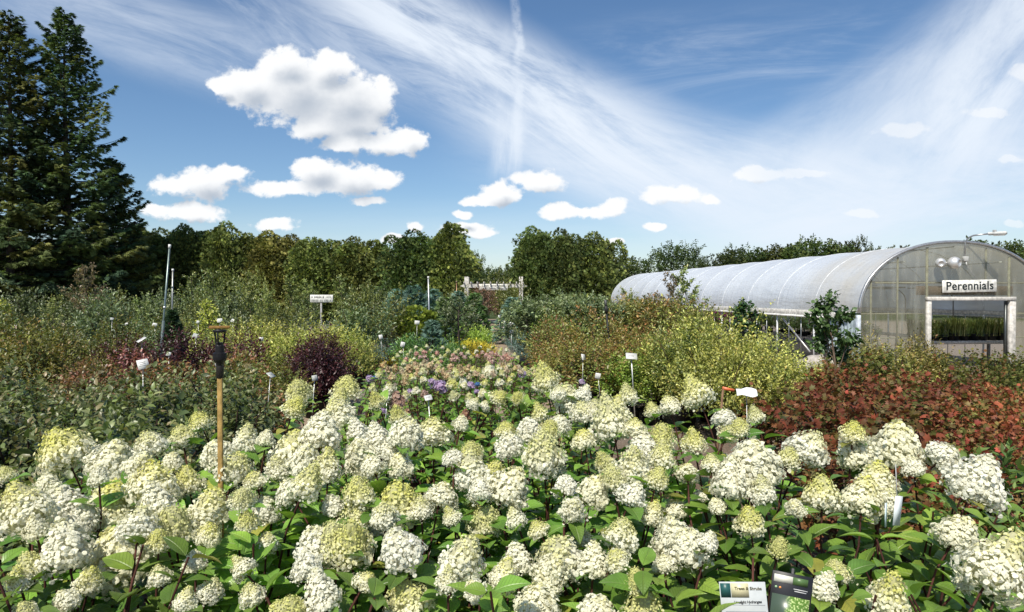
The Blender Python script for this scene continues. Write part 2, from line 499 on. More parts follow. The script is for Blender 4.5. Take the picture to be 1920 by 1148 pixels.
def make_world():
    w = bpy.data.worlds.new('World'); SC.world = w; w.use_nodes = True
    nt = w.node_tree; nt.nodes.clear(); g = NG(nt); L = nt.links
    sky = g.node('ShaderNodeTexSky', sky_type='NISHITA'); sky.sun_disc = False
    sky.sun_elevation = SUN_EL; sky.sun_rotation = PI + SUN_AZ
    sky.air_density = 1.0; sky.dust_density = .6; sky.ozone_density = 3.0; sky.altitude = 200
    tc = g.node('ShaderNodeTexCoord')
    sp = g.node('ShaderNodeSeparateXYZ'); L.new(tc.outputs['Generated'], sp.inputs[0])
    yy = g.math('MAXIMUM', sp.outputs[1], .06)
    cb = g.node('ShaderNodeCombineXYZ')
    L.new(g.math('DIVIDE', sp.outputs[0], yy), cb.inputs[0]); L.new(g.math('DIVIDE', sp.outputs[2], yy), cb.inputs[1])
    p = cb.outputs[0]
    front = g.smooth(sp.outputs[1], .06, .25)
    up = g.smooth(sp.outputs[2], .0, .03)

    def uv(px, py): return ((px - 960) / FPX, (552 - py) / FPX)

    # ---- cumulus density as a node group
    gr = bpy.data.node_groups.new('cumulus_density', 'ShaderNodeTree')
    gr.interface.new_socket('Vector', in_out='INPUT', socket_type='NodeSocketVector')
    gr.interface.new_socket('Density', in_out='OUTPUT', socket_type='NodeSocketFloat')
    h = NG(gr); gi = gr.nodes.new('NodeGroupInput'); go = gr.nodes.new('NodeGroupOutput')
    q = gi.outputs[0]
    wn = h.noise(q, 14, 5, .6)
    wq = h.vmath('ADD', q, h.vmath('SCALE', h.vmath('SUBTRACT', wn.outputs['Color'], (.5, .5, .5)), scale=.030))
    E = [(560, 170, 120, 78), (650, 190, 105, 75), (470, 165, 75, 45), (660, 225, 90, 45), (705, 200, 52, 42), (540, 125, 70, 40), (615, 135, 70, 35), (420, 165, 40, 18), (600, 235, 70, 36),
         (725, 272, 85, 27), (770, 262, 40, 34), (650, 272, 75, 22),
         (592, 318, 66, 38), (660, 335, 85, 38), (545, 352, 80, 20), (722, 336, 46, 24), (690, 376, 42, 13),
         (385, 345, 85, 38), (330, 352, 52, 26), (430, 325, 45, 22), (355, 405, 78, 23), (515, 422, 54, 18), (300, 395, 40, 18),
         (935, 365, 58, 26), (915, 378, 60, 12), (1010, 340, 62, 27), (1090, 397, 92, 18), (1050, 396, 50, 20), (1150, 385, 38, 17), (1262, 370, 84, 22), (1330, 375, 28, 14), (1225, 428, 30, 12),
         (870, 432, 64, 15), (780, 428, 20, 13), (735, 450, 28, 13), (1150, 452, 30, 8), (865, 405, 22, 11), (905, 440, 35, 12),
         (1425, 328, 75, 17), (1700, 248, 72, 18), (1610, 400, 44, 9), (1910, 140, 30, 16), (1904, 418, 24, 11), (1515, 325, 50, 10), (1850, 215, 50, 12), (1890, 300, 44, 12)]
    d = None
    for (cx, cy, rx, ry) in E:
        u, v = uv(cx, cy)
        e = h.vmath('SUBTRACT', wq, (u, v, 0)); e = h.vmath('MULTIPLY', e, (FPX / rx, FPX / ry, 0))
        e = h.math('SUBTRACT', 1.0, h.vmath('LENGTH', e))
        d = e if d is None else h.math('SMOOTH_MAX', d, e, .24)
    gr.interface.new_socket('Base', in_out='OUTPUT', socket_type='NodeSocketFloat')
    gr.links.new(d, go.inputs[1])
    n1 = h.noise(h.vmath('MULTIPLY', q, (1, 1.2, 1)), 23, 10, .60)
    d = h.math('ADD', d, h.math('MULTIPLY', h.math('SUBTRACT', n1.outputs['Fac'], .5), 1.75))
    gr.links.new(h.math('SUBTRACT', d, .07), go.inputs[0])

    def dens(off):
        n = g.node('ShaderNodeGroup'); n.node_tree = gr
        g.set(n.inputs[0], g.vmath('ADD', p, (off[0], off[1], 0))); return n.outputs[0], n.outputs[1]
    D0, B0 = dens((0, 0)); D1, B1 = dens((-.010, .020))
    alpha = g.math('MULTIPLY', g.smooth(g.math('SUBTRACT', D0, g.math('MULTIPLY', g.noise(p, 75, 4, .65).outputs['Fac'], .16)), -.07, .26), front)
    # fainter, greyer clouds in the hazy right half of the sky
    sq = g.node('ShaderNodeSeparateXYZ'); L.new(p, sq.inputs[0])
    alpha = g.math('MULTIPLY', alpha, g.smooth(sq.outputs[0], .28, .42, 1.0, .45))
    rel = g.math('MULTIPLY', g.math('SUBTRACT', D1, D0), .20)
    shade = g.smooth(g.math('ADD', g.math('MULTIPLY', B1, .95), rel), .10, 1.05)
    ccol = g.mix(shade, (7.9, 8.0, 8.1), (4.0, 4.5, 5.2))

    # ---- cirrus: stretched noise inside rotated soft masks
    def streak(cx, cy, ang, hl, hw, sx, sy, lo, hi, amt, seed, bend=0.0, det=7):
        u, v = uv(cx, cy); a = RAD(ang)
        e = g.vmath('SUBTRACT', p, (u, v, 0))
        t = g.vmath('DOT_PRODUCT', e, (math.cos(a), math.sin(a), 0))
        s_ = g.vmath('DOT_PRODUCT', e, (-math.sin(a), math.cos(a), 0))
        if bend: s_ = g.math('SUBTRACT', s_, g.math('MULTIPLY', g.math('MULTIPLY', t, t), bend))
        c = g.node('ShaderNodeCombineXYZ'); L.new(g.math('MULTIPLY', t, sx), c.inputs[0]); L.new(g.math('MULTIPLY', s_, sy), c.inputs[1]); c.inputs[2].default_value = seed
        nz = g.noise(c.outputs[0], 1.0, det + 2, .68, dist=.5)
        m = g.math('MULTIPLY', g.smooth(g.math('ABSOLUTE', t), FPX and hl / FPX, hl * .35 / FPX), g.smooth(g.math('ABSOLUTE', s_), hw / FPX, hw * .12 / FPX))
        return g.math('MULTIPLY', g.math('MULTIPLY', m, g.smooth(nz.outputs['Fac'], lo, hi)), amt)
    S = [
        streak(960, 175, -29, 600, 150, 3.2, 15, .27, .62, 1.0, 1.3, .10),
        streak(820, 60, -30, 420, 85, 4, 26, .28, .7, .75, 4.7),
        streak(1330, 330, -12, 560, 150, 2.4, 10, .24, .68, .85, 2.2),
        streak(1760, 350, 8, 640, 200, 2.0, 8, .14, .70, .9, 7.7),
        streak(1640, 200, 34, 460, 120, 2.6, 11, .2, .8, .62, 3.1),
        streak(1880, 120, 50, 420, 210, 2.4, 9, .14, .66, .95, 8.1),
        streak(1400, 110, 4, 420, 120, 3.2, 18, .42, .85, .38, 5.5),
        streak(330, 75, -16, 500, 110, 3.0, 13, .18, .75, .62, 6.4),
        streak(500, 40, -38, 280, 60, 4.0, 22, .38, .78, .5, 9.2),
        streak(760, 150, -24, 420, 120, 2.6, 14, .35, .85, .33, 11.0),
        streak(955, 268, 82, 95, 42, 5, 34, .22, .6, .75, 12.0),
        streak(940, 150, 80, 130, 24, 6, 22, .3, .7, .5, 13.0),
        streak(1100, 470, 2, 1600, 130, 1.0, 9, .2, .85, .42, 14.0),
    ]
    cir = None
    for s_ in S:
        inv = g.math('SUBTRACT', 1.0, s_)
        cir = inv if cir is None else g.math('MULTIPLY', cir, inv)
    # contrail: a wavering vertical thread
    wob = g.noise(g.vmath('MULTIPLY', p, (0, 1, 0)), 13, 3, .5)
    cx0 = g.math('ADD', (971 - 960) / FPX, g.math('MULTIPLY', g.math('SUBTRACT', wob.outputs['Fac'], .5), .035))
    dd = g.math('ABSOLUTE', g.math('SUBTRACT', sq.outputs[0], cx0))
    fz = g.noise(p, 70, 4, .6)
    con = g.math('MULTIPLY', g.smooth(g.math('SUBTRACT', dd, g.math('MULTIPLY', fz.outputs['Fac'], .004)), .0075, .0), g.smooth(sq.outputs[1], .175, .23))
    con = g.math('MULTIPLY', g.math('MULTIPLY', con, g.smooth(fz.outputs['Fac'], .25, .55)), g.smooth(wob.outputs['Fac'], .35, .6, .2, .6))
    cir = g.math('MULTIPLY', cir, g.math('SUBTRACT', 1.0, con))
    ca = g.math('MULTIPLY', g.math('MULTIPLY', g.math('SUBTRACT', 1.0, cir), front), up)
    hs = g.node('ShaderNodeHueSaturation'); L.new(sky.outputs[0], hs.inputs['Color']); hs.inputs['Saturation'].default_value = 1.12; hs.inputs['Value'].default_value = .96
    c = g.mix(ca, hs.outputs[0], (6.6, 7.2, 8.0))
    c = g.mix(g.math('MULTIPLY', alpha, up), c, ccol)
    bg = g.node('ShaderNodeBackground'); L.new(c, bg.inputs[0]); bg.inputs[1].default_value = .1
    o = g.node('ShaderNodeOutputWorld'); L.new(bg.outputs[0], o.inputs[0])
    w.cycles.sampling_method = 'MANUAL'; w.cycles.sample_map_resolution = 512


make_world()
sun = bpy.data.lights.new('sun', 'SUN'); sun.energy = 4.5; sun.angle = RAD(.53); sun.color = (1, .94, .82)
so = bpy.data.objects.new('sun', sun); COL.objects.link(so)
sd = Vector((-math.sin(SUN_AZ) * math.cos(SUN_EL), -math.cos(SUN_AZ) * math.cos(SUN_EL), math.sin(SUN_EL)))
so.rotation_euler = sd.to_track_quat('Z', 'Y').to_euler(); so.location = (-8, -15, 25)

cam = bpy.data.cameras.new('camera'); cam.sensor_width = 36; cam.lens = 24; cam.clip_end = 3000; cam.clip_start = .05
co = bpy.data.objects.new('camera', cam); COL.objects.link(co); co.location = (0, 0, EYE); co.rotation_euler = (PI / 2 - TH, 0, 0)
SC.camera = co
SC.view_settings.view_transform = 'Standard'; SC.view_settings.look = 'None'; SC.view_settings.exposure = .34; SC.view_settings.gamma = 1
SC.cycles.max_bounces = 6; SC.cycles.diffuse_bounces = 3; SC.cycles.glossy_bounces = 2; SC.cycles.transparent_max_bounces = 10
SC.cycles.transmission_bounces = 3; SC.cycles.sample_clamp_indirect = 6; SC.cycles.use_denoising = True
# ------------------------------------------------------------------ plant growing helpers
GOLD = 2.39996


def pick(rs, pal, n):
    w = np.array([p[1] for p in pal], float); w /= w.sum()
    i = rs.choice(len(pal), n, p=w)
    return np.array([p[0] for p in pal], float)[i]


def grow(mb, rs, tips, sdir, slen, nleaf, leaf, tmpl, pal, pal2=None, open_=1.0, wid=1.0, lift=.5, jit=.25, mat=0, var=.22, t0=.1):
    """leafy shoots: every shoot ends at a tip; leaves spiral round it"""
    N = len(tips)
    slen = np.broadcast_to(np.asarray(slen, float), (N,))
    t = np.linspace(t0, 1, nleaf)
    pos = tips[:, None, :] - sdir[:, None, :] * (slen[:, None] * (1 - t)[None, :])[:, :, None]
    ref = np.where(np.abs(sdir[:, 2:3]) > .8, np.array([[1., 0, 0]]), np.array([[0, 0, 1.]]))
    a = nrm(np.cross(sdir, ref)); b = np.cross(sdir, a)
    az = rs.rand(N, 1) * 6.28 + np.arange(nleaf)[None, :] * GOLD + rs.randn(N, nleaf) * .3
    rad = np.cos(az)[:, :, None] * a[:, None, :] + np.sin(az)[:, :, None] * b[:, None, :]
    op = open_ * (1.15 - .75 * t)[None, :, None]
    d = sdir[:, None, :] * (1.0 - .45 * op) + rad * op + rs.randn(N, nleaf, 3) * jit
    d[:, :, 2] -= .12
    n = sdir[:, None, :] * .7 + np.array([0, 0, lift]) + rs.randn(N, nleaf, 3) * jit * 1.3
    size = leaf * (1 - .35 * (t - .3)[None, :]) * (1 + .3 * rs.randn(N, nleaf)).clip(.5, 1.5)
    c = np.repeat(pick(rs, pal, N)[:, None, :], nleaf, 1)
    if pal2 is not None:
        c2 = np.repeat(pick(rs, pal2, N)[:, None, :], nleaf, 1)
        f = ((t[None, :, None] - .45) * 1.8).clip(0, 1) * (rs.rand(N, 1, 1) * .9 + .1)
        c = c * (1 - f) + c2 * f
    c = c * (1 + var * rs.randn(N, nleaf, 1)).clip(.45, 1.7)
    mb.leaves(tmpl, pos.reshape(-1, 3), d.reshape(-1, 3), n.reshape(-1, 3), size.ravel(), c.reshape(-1, 3), wid, mat)


def dome(rs, N, center, radii, zmin=-.35, lump=.18, inner=.25, nl=9):
    d = rs.randn(int(N * 3), 3); d = nrm(d); d = d[d[:, 2] > zmin][:N]
    f = np.ones(len(d))
    for _ in range(nl):
        k = nrm(rs.randn(3)); k[2] = abs(k[2])
        f += lump * (rs.rand() * 2 - .8) * np.exp((d @ nrm(k) - 1) * 7)
    f *= 1 - inner * rs.rand(len(d)) ** 2.2
    return np.asarray(center) + d * np.asarray(radii) * f[:, None], d


def stems_mesh(rs, n, R, H, r0, col, base=.25, mats=None):
    mb = MB()
    for i in range(n):
        a = rs.rand() * 6.28; rr = R * (.25 + .6 * rs.rand()); hh = H * (.55 + .35 * rs.rand())
        p0 = np.array([.08 * math.cos(a), .08 * math.sin(a), base]); p2 = np.array([rr * math.cos(a), rr * math.sin(a), hh])
        p1 = np.array([p2[0] * .35, p2[1] * .35, hh * .6])
        q = [(1 - t) ** 2 * p0 + 2 * t * (1 - t) * p1 + t * t * p2 for t in np.linspace(0, 1, 5)]
        mb.tube(q, np.linspace(r0, r0 * .4, 5), 5, np.array(col) * (.7 + .6 * rs.rand()), cap=False)
    return mb.mesh('stem', MAT['bark'])


def pot_mesh(r=.19, h=.32, col=(.012, .012, .014)):
    mb = MB()
    mb.lathe([(r * .78, 0), (r * .97, h * .88), (r * 1.06, h * .88), (r * 1.06, h), (r * .98, h), (r * .95, h * .9), (.001, h * .9)], 18, col=col)
    me = mb.mesh('pot', MAT['plastic'])
    return me


POT = pot_mesh(); POT_BIG = pot_mesh(.25, .36)


def shrub_kind(seed, R, H, nsh, slen, nleaf, leaf, tmpl, pal, pal2=None, upw=.8, variants=3, mat='leaf', lump=.2, zc=.55, open_=1.0, wid=1.0, stem=(.06, .04, .03), lift=.5, pot=None, inner=.3, jit=.25, zmin=-.3, nst=9):
    """three or so different individuals of one kind: each a list of (part name, mesh)"""
    out = []
    for k in range(variants):
        rs = np.random.RandomState(seed + 31 * k)
        mb = MB()
        tips, d = dome(rs, nsh, (0, 0, H * zc), (R, R, H * (1 - zc)), zmin, lump, inner)
        ext = 1 + .24 * (rs.rand(len(tips), 1) < .09) * (d[:, 2:3] > .1); tips = (tips - [0, 0, H * zc]) * ext + [0, 0, H * zc]
        low = tips[:, 2] < H * zc
        tips[low, 2] = H * zc - (H * zc - tips[low, 2]) * zc / (1 - zc) * .8
        sd = nrm(d * np.array([1, 1, .6]) + np.array([0, 0, upw]) + rs.randn(len(d), 3) * .22)
        grow(mb, rs, tips, sd, slen * (.7 + .6 * rs.rand(len(tips))), nleaf, leaf, tmpl, pal, pal2, open_, wid, lift, jit)
        parts = [('foliage', mb.mesh('foliage', MAT[mat])), ('stem', stems_mesh(rs, nst, R, H, .012 + R * .006, stem))]
        if pot is not None: parts.append(('pot', pot))
        out.append(parts)
    return out


def plant(name, parts, label, cat, loc, rz=0.0, group=None, scale=1.0, tilt=(0, 0)):
    o = thing(name, label, cat, loc, rz, group, scale, tilt)
    for pn, me in parts: put(pn, me, o)
    return o


# ------------------------------------------------------------------ trees
def spruce(seed, H, R, base_clear=1.2, pal=None, power=.85, nb=190, sweep=-.25, dense=1.0, top_thin=1.0):
    rs = np.random.RandomState(seed)
    tr = MB(); cr = MB()
    zz = np.linspace(0, H, 14)
    tr.tube(np.stack([.06 * np.sin(zz * .3), .05 * np.cos(zz * .23), zz], 1), np.linspace(H * .0155, .015, 14), 9, (.085, .07, .06))
    P_, D_, N_, S_, C_ = [], [], [], [], []
    pal = pal or [((.030, .048, .022), 3), ((.052, .070, .027), 3), ((.085, .092, .035), 1.6), ((.024, .040, .024), 2)]
    for i in range(nb):
        f = (i + rs.rand()) / nb
        z = base_clear + (H - base_clear) * f ** 1.05
        rr = R * (1 - f) ** power * (.55 + .6 * rs.rand())
        if rs.rand() < .16: rr *= 1.3
        rr = max(rr, .35)
        a = i * GOLD + rs.randn() * .4
        u = np.array([math.cos(a), math.sin(a), 0])
        n = 7
        t = np.linspace(0, 1, n)
        lift = .10 + .45 * f
        pts = np.stack([u[0] * rr * t, u[1] * rr * t, z + rr * (lift * t + sweep * (1.6 - f) * t ** 1.4 + .28 * t ** 3)], 1)
        tr.tube(pts, np.linspace(.018 + .007 * rr, .006, n), 4, (.05, .042, .035), cap=False)
        m = int((13 + 30 * rr) * dense)
        tt = .12 + .88 * rs.rand(m) ** .75
        bp = np.stack([np.interp(tt, t, pts[:, k]) for k in range(3)], 1)
        side = np.cross(u, [0, 0, 1.0])
        w = (rs.rand(m) * 2 - 1) * (.10 + .30 * rr * (1 - tt) * (tt + .15) * 1.7)
        bp += side[None, :] * w[:, None]; bp[:, 2] -= np.abs(w) * .25 + rs.rand(m) * .10
        d = u[None, :] * (.7 + .3 * tt[:, None]) + side[None, :] * (np.sign(w) * .75)[:, None] + rs.randn(m, 3) * .3
        d[:, 2] -= .18
        P_.append(bp); D_.append(d); N_.append(np.array([0, 0, 1.0]) + rs.randn(m, 3) * .45)
        S_.append((.26 + .20 * rs.rand(m)) * (1 - .2 * f)); C_.append(pick(rs, pal, 1) * (1 + .25 * rs.randn(m, 1)).clip(.5, 1.6))
    cr.leaves(L_SPRAY, np.concatenate(P_), np.concatenate(D_), np.concatenate(N_), np.concatenate(S_), np.concatenate(C_), 1.0)
    return [('crown', cr.mesh('crown', MAT['needle'])), ('trunk', tr.mesh('trunk', MAT['bark']))]


def arborvitae(seed, H, R, pal, n=2600, taper=.75, size=.24, multi=6):
    rs = np.random.RandomState(seed)
    cr, tr = MB(), MB()
    tr.tube([(0, 0, 0), (0, 0, H * .85)], [.12, .02], 7, (.09, .065, .05))
    lead = [(0, 0, H)] + [(rs.randn() * R * .45, rs.randn() * R * .45, H * (.86 + .1 * rs.rand())) for _ in range(multi)]
    pos, dr, nn, ss, cc = [], [], [], [], []
    for li, (lx, ly, lh) in enumerate(lead):
        m = n // len(lead)
        f = rs.rand(m) ** .9
        prof = np.interp(f, [0, .12, .35, .6, .8, .93, 1], [.75, .95, 1, .92, .72, .45, .12])
        a = rs.rand(m) * 6.28
        lump = np.ones(m)
        for q in range(8):
            ka, kf, kp = rs.randint(1, 7), rs.uniform(4, 22), rs.rand() * 6.28
            lump += .085 * np.sin(a * ka + f * kf + kp)
        r = R * (.82 if li else 1) * prof * lump * (1.06 - .5 * rs.rand(m) ** 1.6)
        p = np.stack([lx * f + np.cos(a) * r, ly * f + np.sin(a) * r, .15 + f * (lh - .15) + rs.randn(m) * .06], 1)
        o = np.stack([np.cos(a), np.sin(a), np.zeros(m)], 1)
        d = o * .75 + np.array([0, 0, .75]) + rs.randn(m, 3) * .4
        pos.append(p); dr.append(d); nn.append(np.cross(o, [0, 0, 1.0]) + rs.randn(m, 3) * .7 + o * .4)
        ss.append(size * (.6 + .7 * rs.rand(m)) * (1 - .3 * f))
        w_ = np.zeros(m)
        for q in range(7):
            kv = rs.randn(3) * 2.6; w_ += np.sin(p @ kv + rs.rand() * 6.28)
        c = pick(rs, pal, m) * (1 + .16 * w_[:, None]).clip(.55, 1.6) * (1 + .2 * rs.randn(m, 1)).clip(.5, 1.5)
        cc.append(c)
    cr.leaves(L_SPRAY, np.concatenate(pos), np.concatenate(dr), np.concatenate(nn), np.concatenate(ss), np.concatenate(cc), 1.5)
    return [('crown', cr.mesh('crown', MAT['needle'])), ('trunk', tr.mesh('trunk', MAT['bark']))]


def limb_tree(seed, H, R, trunk_h, tr_r, nl=7, nsh=60, slen=.35, nleaf=9, leaf=.08, tmpl=L_TRI, pal=None, pal2=None, mat='leaf', bark=(.10, .08, .06), flat=1.0, lean=(0, 0), lobe=.55, zlow=.0, upw=.5, open_=1.0, wid=1.0, jit=.3):
    """trunk, limbs and a crown of several leafy lobes"""
    rs = np.random.RandomState(seed)
    tr, cr = MB(), MB()
    top = np.array([lean[0] * H, lean[1] * H, trunk_h + (H - trunk_h) * .7])
    zz = np.linspace(0, 1, 7)
    wob = np.stack([.03 * H * np.sin(zz * 4 + seed) * zz, .03 * H * np.cos(zz * 3.3 + seed) * zz, 0 * zz], 1)
    path = zz[:, None] * top[None, :] + wob
    tr.tube(path, np.linspace(tr_r, tr_r * .3, 7), 8, bark)
    ch = H - trunk_h
    for i in range(nl):
        a = i * GOLD + rs.rand(); f = (i + .5) / nl
        st = np.array([np.interp(.35 + .6 * f if trunk_h > .3 * H else .15 + .7 * f, zz, path[:, k]) for k in range(3)])
        rr = R * (.62 - .45 * max(0, f - .55)) * (.75 + .5 * rs.rand())
        c = np.array([lean[0] * H * (.5 + .5 * f) + math.cos(a) * rr, lean[1] * H * (.5 + .5 * f) + math.sin(a) * rr, trunk_h + ch * (.18 + .66 * f + zlow)])
        mid = (st + c) / 2 + np.array([0, 0, -.06 * ch])
        tr.tube([st, mid, c], [tr_r * .4, tr_r * .28, tr_r * .1], 5, bark, cap=False)
        lr = R * lobe * (.8 + .45 * rs.rand())
        tips, d = dome(rs, nsh, c, (lr, lr, lr * .85 * flat), -.7, .3, .5)
        sd = nrm(d + np.array([0, 0, upw]) + rs.randn(len(d), 3) * .35)
        grow(cr, rs, tips, sd, slen * (.6 + .7 * rs.rand(len(tips))), nleaf, leaf, tmpl, pal, pal2, open_, wid, .5, jit)
    # leading shoots
    tips, d = dome(rs, nsh // 2, (lean[0] * H, lean[1] * H, H - R * .45), (R * .45, R * .45, R * .45), -.2, .2, .4)
    grow(cr, rs, tips, nrm(d + [0, 0, .8]), slen, nleaf, leaf, tmpl, pal, pal2, open_, wid, .5, jit)
    return [('crown', cr.mesh('crown', MAT[mat])), ('trunk', tr.mesh('trunk', MAT['bark']))]


def sapling(seed, H, pal, pal2=None, leaf=.07, nb=16, low=.35, spread=.45, tmpl=L_TRI, bark=(.11, .09, .07), nleaf=11, weep=False, mat='leaf'):
    """a young nursery tree: a thin leader with loose, separate leafy shoots"""
    rs = np.random.RandomState(seed)
    tr, cr = MB(), MB()
    zz = np.linspace(0, H, 8)
    lx = .05 * H * np.sin(zz * 1.7 + seed) * zz / H; ly = .05 * H * np.cos(zz * 1.3 + seed * 2) * zz / H
    path = np.stack([lx, ly, zz], 1)
    tr.tube(path, np.linspace(.022, .005, 8), 6, bark)
    for i in range(nb):
        f = low + (1 - low) * (i + .3) / nb
        st = np.array([np.interp(f * H, zz, path[:, k]) for k in range(3)])
        a = i * GOLD + rs.randn() * .4
        ln = spread * (1.15 - f) * H * .55 * (.7 + .6 * rs.rand()) + .15
        u = np.array([math.cos(a), math.sin(a), 0])
        t = np.linspace(0, 1, 6)
        if weep: pts = st + u * ln * (t[:, None] ** .8) + np.array([0, 0, 1]) * (ln * (.5 * t - 1.9 * t ** 2))[:, None]
        else: pts = st + u * ln * t[:, None] * .75 + np.array([0, 0, 1]) * (ln * (.75 * t))[:, None]
        tr.tube(pts, np.linspace(.009, .003, 6), 4, bark, cap=False)
        m = int(6 + ln * 16)
        tt = .15 + .85 * (np.arange(m) + rs.rand(m)) / m
        tips = np.stack([np.interp(tt, t, pts[:, k]) for k in range(3)], 1) + rs.randn(m, 3) * .03
        dd = nrm(np.gradient(pts, axis=0)).mean(0)
        sd = nrm(dd + rs.randn(m, 3) * .55)
        tips = tips + sd * .10
        grow(cr, rs, tips, sd, .16, nleaf // 2, leaf, tmpl, pal, pal2, 1.0, 1.0, .6, .35)
    return [('crown', cr.mesh('crown', MAT[mat])), ('trunk', tr.mesh('trunk', MAT['bark']))]


def cone_conifer(seed, H, R, pal, n=700, size=.2, taper=1.0, blue=False):
    rs = np.random.RandomState(seed)
    cr, tr = MB(), MB()
    tr.tube([(0, 0, 0), (0, 0, H * .95)], [.05, .01], 6, (.07, .05, .04))
    f = rs.rand(n) ** 1.25; a = rs.rand(n) * 6.28
    lay = 1 + .2 * np.sin(f * 40 + 2 * np.sin(a * 2)) + .15 * np.sin(a * 5 + f * 9)
    r = R * ((1 - f) ** taper * .95 + .05) * lay * (1 - .5 * rs.rand(n) ** 2)
    o = np.stack([np.cos(a), np.sin(a), 0 * a], 1)
    p = o * r[:, None] + np.array([0, 0, 1.0]) * (.1 + f * (H - .1))[:, None]
    d = o + np.array([0, 0, .35]) + rs.randn(n, 3) * .35
    cr.leaves(L_SPRAY, p, d, np.array([0, 0, 1.0]) + rs.randn(n, 3) * .6, size * (.6 + .7 * rs.rand(n)), pick(rs, pal, n) * (1 + .25 * rs.randn(n, 1)).clip(.4, 1.7), 1.2)
    return [('crown', cr.mesh('crown', MAT['needle'])), ('trunk', tr.mesh('trunk', MAT['bark']))]


# ------------------------------------------------------------------ hydrangea blossoms (unit width, axis +z, stem end at z=0)
def head_mesh(seed, white, nf=270, fl=.155, name='blossom', kind='cone', lowpoly=False, cols=None):
    rs = np.random.RandomState(seed)
    mb = MB()
    tk = rs.rand(); top = (.80 + .34 * tk) if kind == 'cone' else .62
    zp = np.array([-.06, .02, .16, .34, .55, .75, .92, 1.0]) * top
    rp = np.array([.24, .43, .50, .48 - .04 * tk, .41 - .08 * tk, .30 - .08 * tk, .16 - .04 * tk, .04]) if kind == 'cone' else np.array([.2, .36, .47, .5, .46, .36, .2, .04])
    ph = rs.rand(6) * 6.28

    def lump(a, z): return 1 + .13 * np.sin(a * 2 + ph[4] + z * 2) + .12 * np.sin(a * 3 + ph[0] + z * 4) + .11 * np.sin(a * 5 + ph[1] - z * 7) + .06 * np.sin(z * 15 + ph[2] + 2 * np.sin(a + ph[3]))
    # soft inner body so that no sky shows through the florets
    na, nz_ = 12, 9
    a = np.linspace(0, 2 * PI, na, endpoint=False); z = np.linspace(0, 1, nz_) * (top * .92)
    rr = np.interp(z, zp, rp) * .78
    A, Z = np.meshgrid(a, z); Rr = np.repeat(rr[:, None], na, 1) * lump(A, Z)
    v = np.stack([Rr * np.cos(A), Rr * np.sin(A), Z], 2).reshape(-1, 3)
    F = [[i * na + j, i * na + (j + 1) % na, (i + 1) * na + (j + 1) % na, (i + 1) * na + j] for i in range(nz_ - 1) for j in range(na)]
    F += [list(range(na))[::-1], [(nz_ - 1) * na + j for j in range(na)]]
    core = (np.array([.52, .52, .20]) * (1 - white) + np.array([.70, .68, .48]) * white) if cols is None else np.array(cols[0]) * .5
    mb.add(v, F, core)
    # florets
    n = nf
    s = rs.rand(n)
    zf = np.interp(s, np.cumsum(np.r_[0, (rp[1:] + rp[:-1]) * np.hypot(np.diff(zp), np.diff(rp))]) / ((rp[1:] + rp[:-1]) * np.hypot(np.diff(zp), np.diff(rp))).sum(), zp)
    af = np.arange(n) * GOLD + rs.randn(n) * .25
    lu = lump(af, zf)
    rf = np.interp(zf, zp, rp) * lu
    dr = np.gradient(np.interp(np.linspace(zp[0], zp[-1], 60), zp, rp)); slope = np.interp(zf, np.linspace(zp[0], zp[-1], 60), dr) / ((zp[-1] - zp[0]) / 59)
    pos = np.stack([rf * np.cos(af), rf * np.sin(af), zf], 1)
    nor = nrm(np.stack([np.cos(af), np.sin(af), -slope.clip(-4, 2)], 1))
    stray = (rs.rand(n) < .16) * (1 - s ** .6) * rs.rand(n)
    pos[:, 2] -= stray * .14; pos += nor * (stray * .16)[:, None]
    pos += nor * (rs.rand(n, 1) - .5) * (.08 + .12 * (1 - (zf - zp[0]) / (zp[-1] - zp[0])))[:, None]
    nor = nrm(nor + rs.randn(n, 3) * .42 + np.array([0, 0, .12]))
    ref = nrm(rs.randn(n, 3)); x = nrm(np.cross(nor, ref)); y = np.cross(nor, x)
    h = ((zf - zp[0]) / (zp[-1] - zp[0]))
    # lime towards the tip, white towards the skirt, shifted by how far the head has opened
    w = np.clip((white - h * .95) * 2.2 + .5 + rs.randn(n) * .22, 0, 1)[:, None]
    if cols is None:
        limec = np.array([.77, .765, .31]); cream = np.array([.88, .855, .54]); whitec = np.array([.91, .895, .73])
        c = np.where(w < .5, limec + (cream - limec) * w * 2, cream + (whitec - cream) * (w - .5) * 2)
        fsz = fl * (.62 + .5 * w[:, 0]) * (.75 + .5 * rs.rand(n))
    else:
        c = np.array(cols)[rs.randint(len(cols), size=n)]; fsz = fl * (.75 + .5 * rs.rand(n))
    c = c * (1 + .07 * rs.randn(n, 1))
    if lowpoly: pet = [(0, 0, 0), (-.42, .34, .1), (-.1, .62, .02), (.36, .4, .1)]
    else: pet = [(0, 0, 0), (-.26, .16, .07), (-.33, .38, .05), (-.12, .53, -.03), (.12, .53, -.03), (.33, .38, .05), (.26, .16, .07)]
    pet = np.array(pet); T = len(pet)
    for k in range(4):
        an = k * PI / 2 + rs.randn(n) * .12
        ca, sa = np.cos(an)[:, None], np.sin(an)[:, None]
        px = pet[None, :, 0] * ca - pet[None, :, 1] * sa; py = pet[None, :, 0] * sa + pet[None, :, 1] * ca; pz = np.broadcast_to(pet[None, :, 2], px.shape) + (.18 * (rs.rand(n, 1) - .3)) * pet[None, :, 1]
        vv = (px[:, :, None] * x[:, None, :] + py[:, :, None] * y[:, None, :] + pz[:, :, None] * nor[:, None, :]) * fsz[:, None, None] + pos[:, None, :]
        loops = (np.arange(T)[None, :] + (np.arange(n) * T)[:, None]).ravel()
        cc = np.repeat(c, T, 0).reshape(n, T, 3).copy(); cc[:, 0] *= .8
        mb.addn(vv.reshape(-1, 3), loops, np.full(n, T), n, cc.reshape(-1, 3))
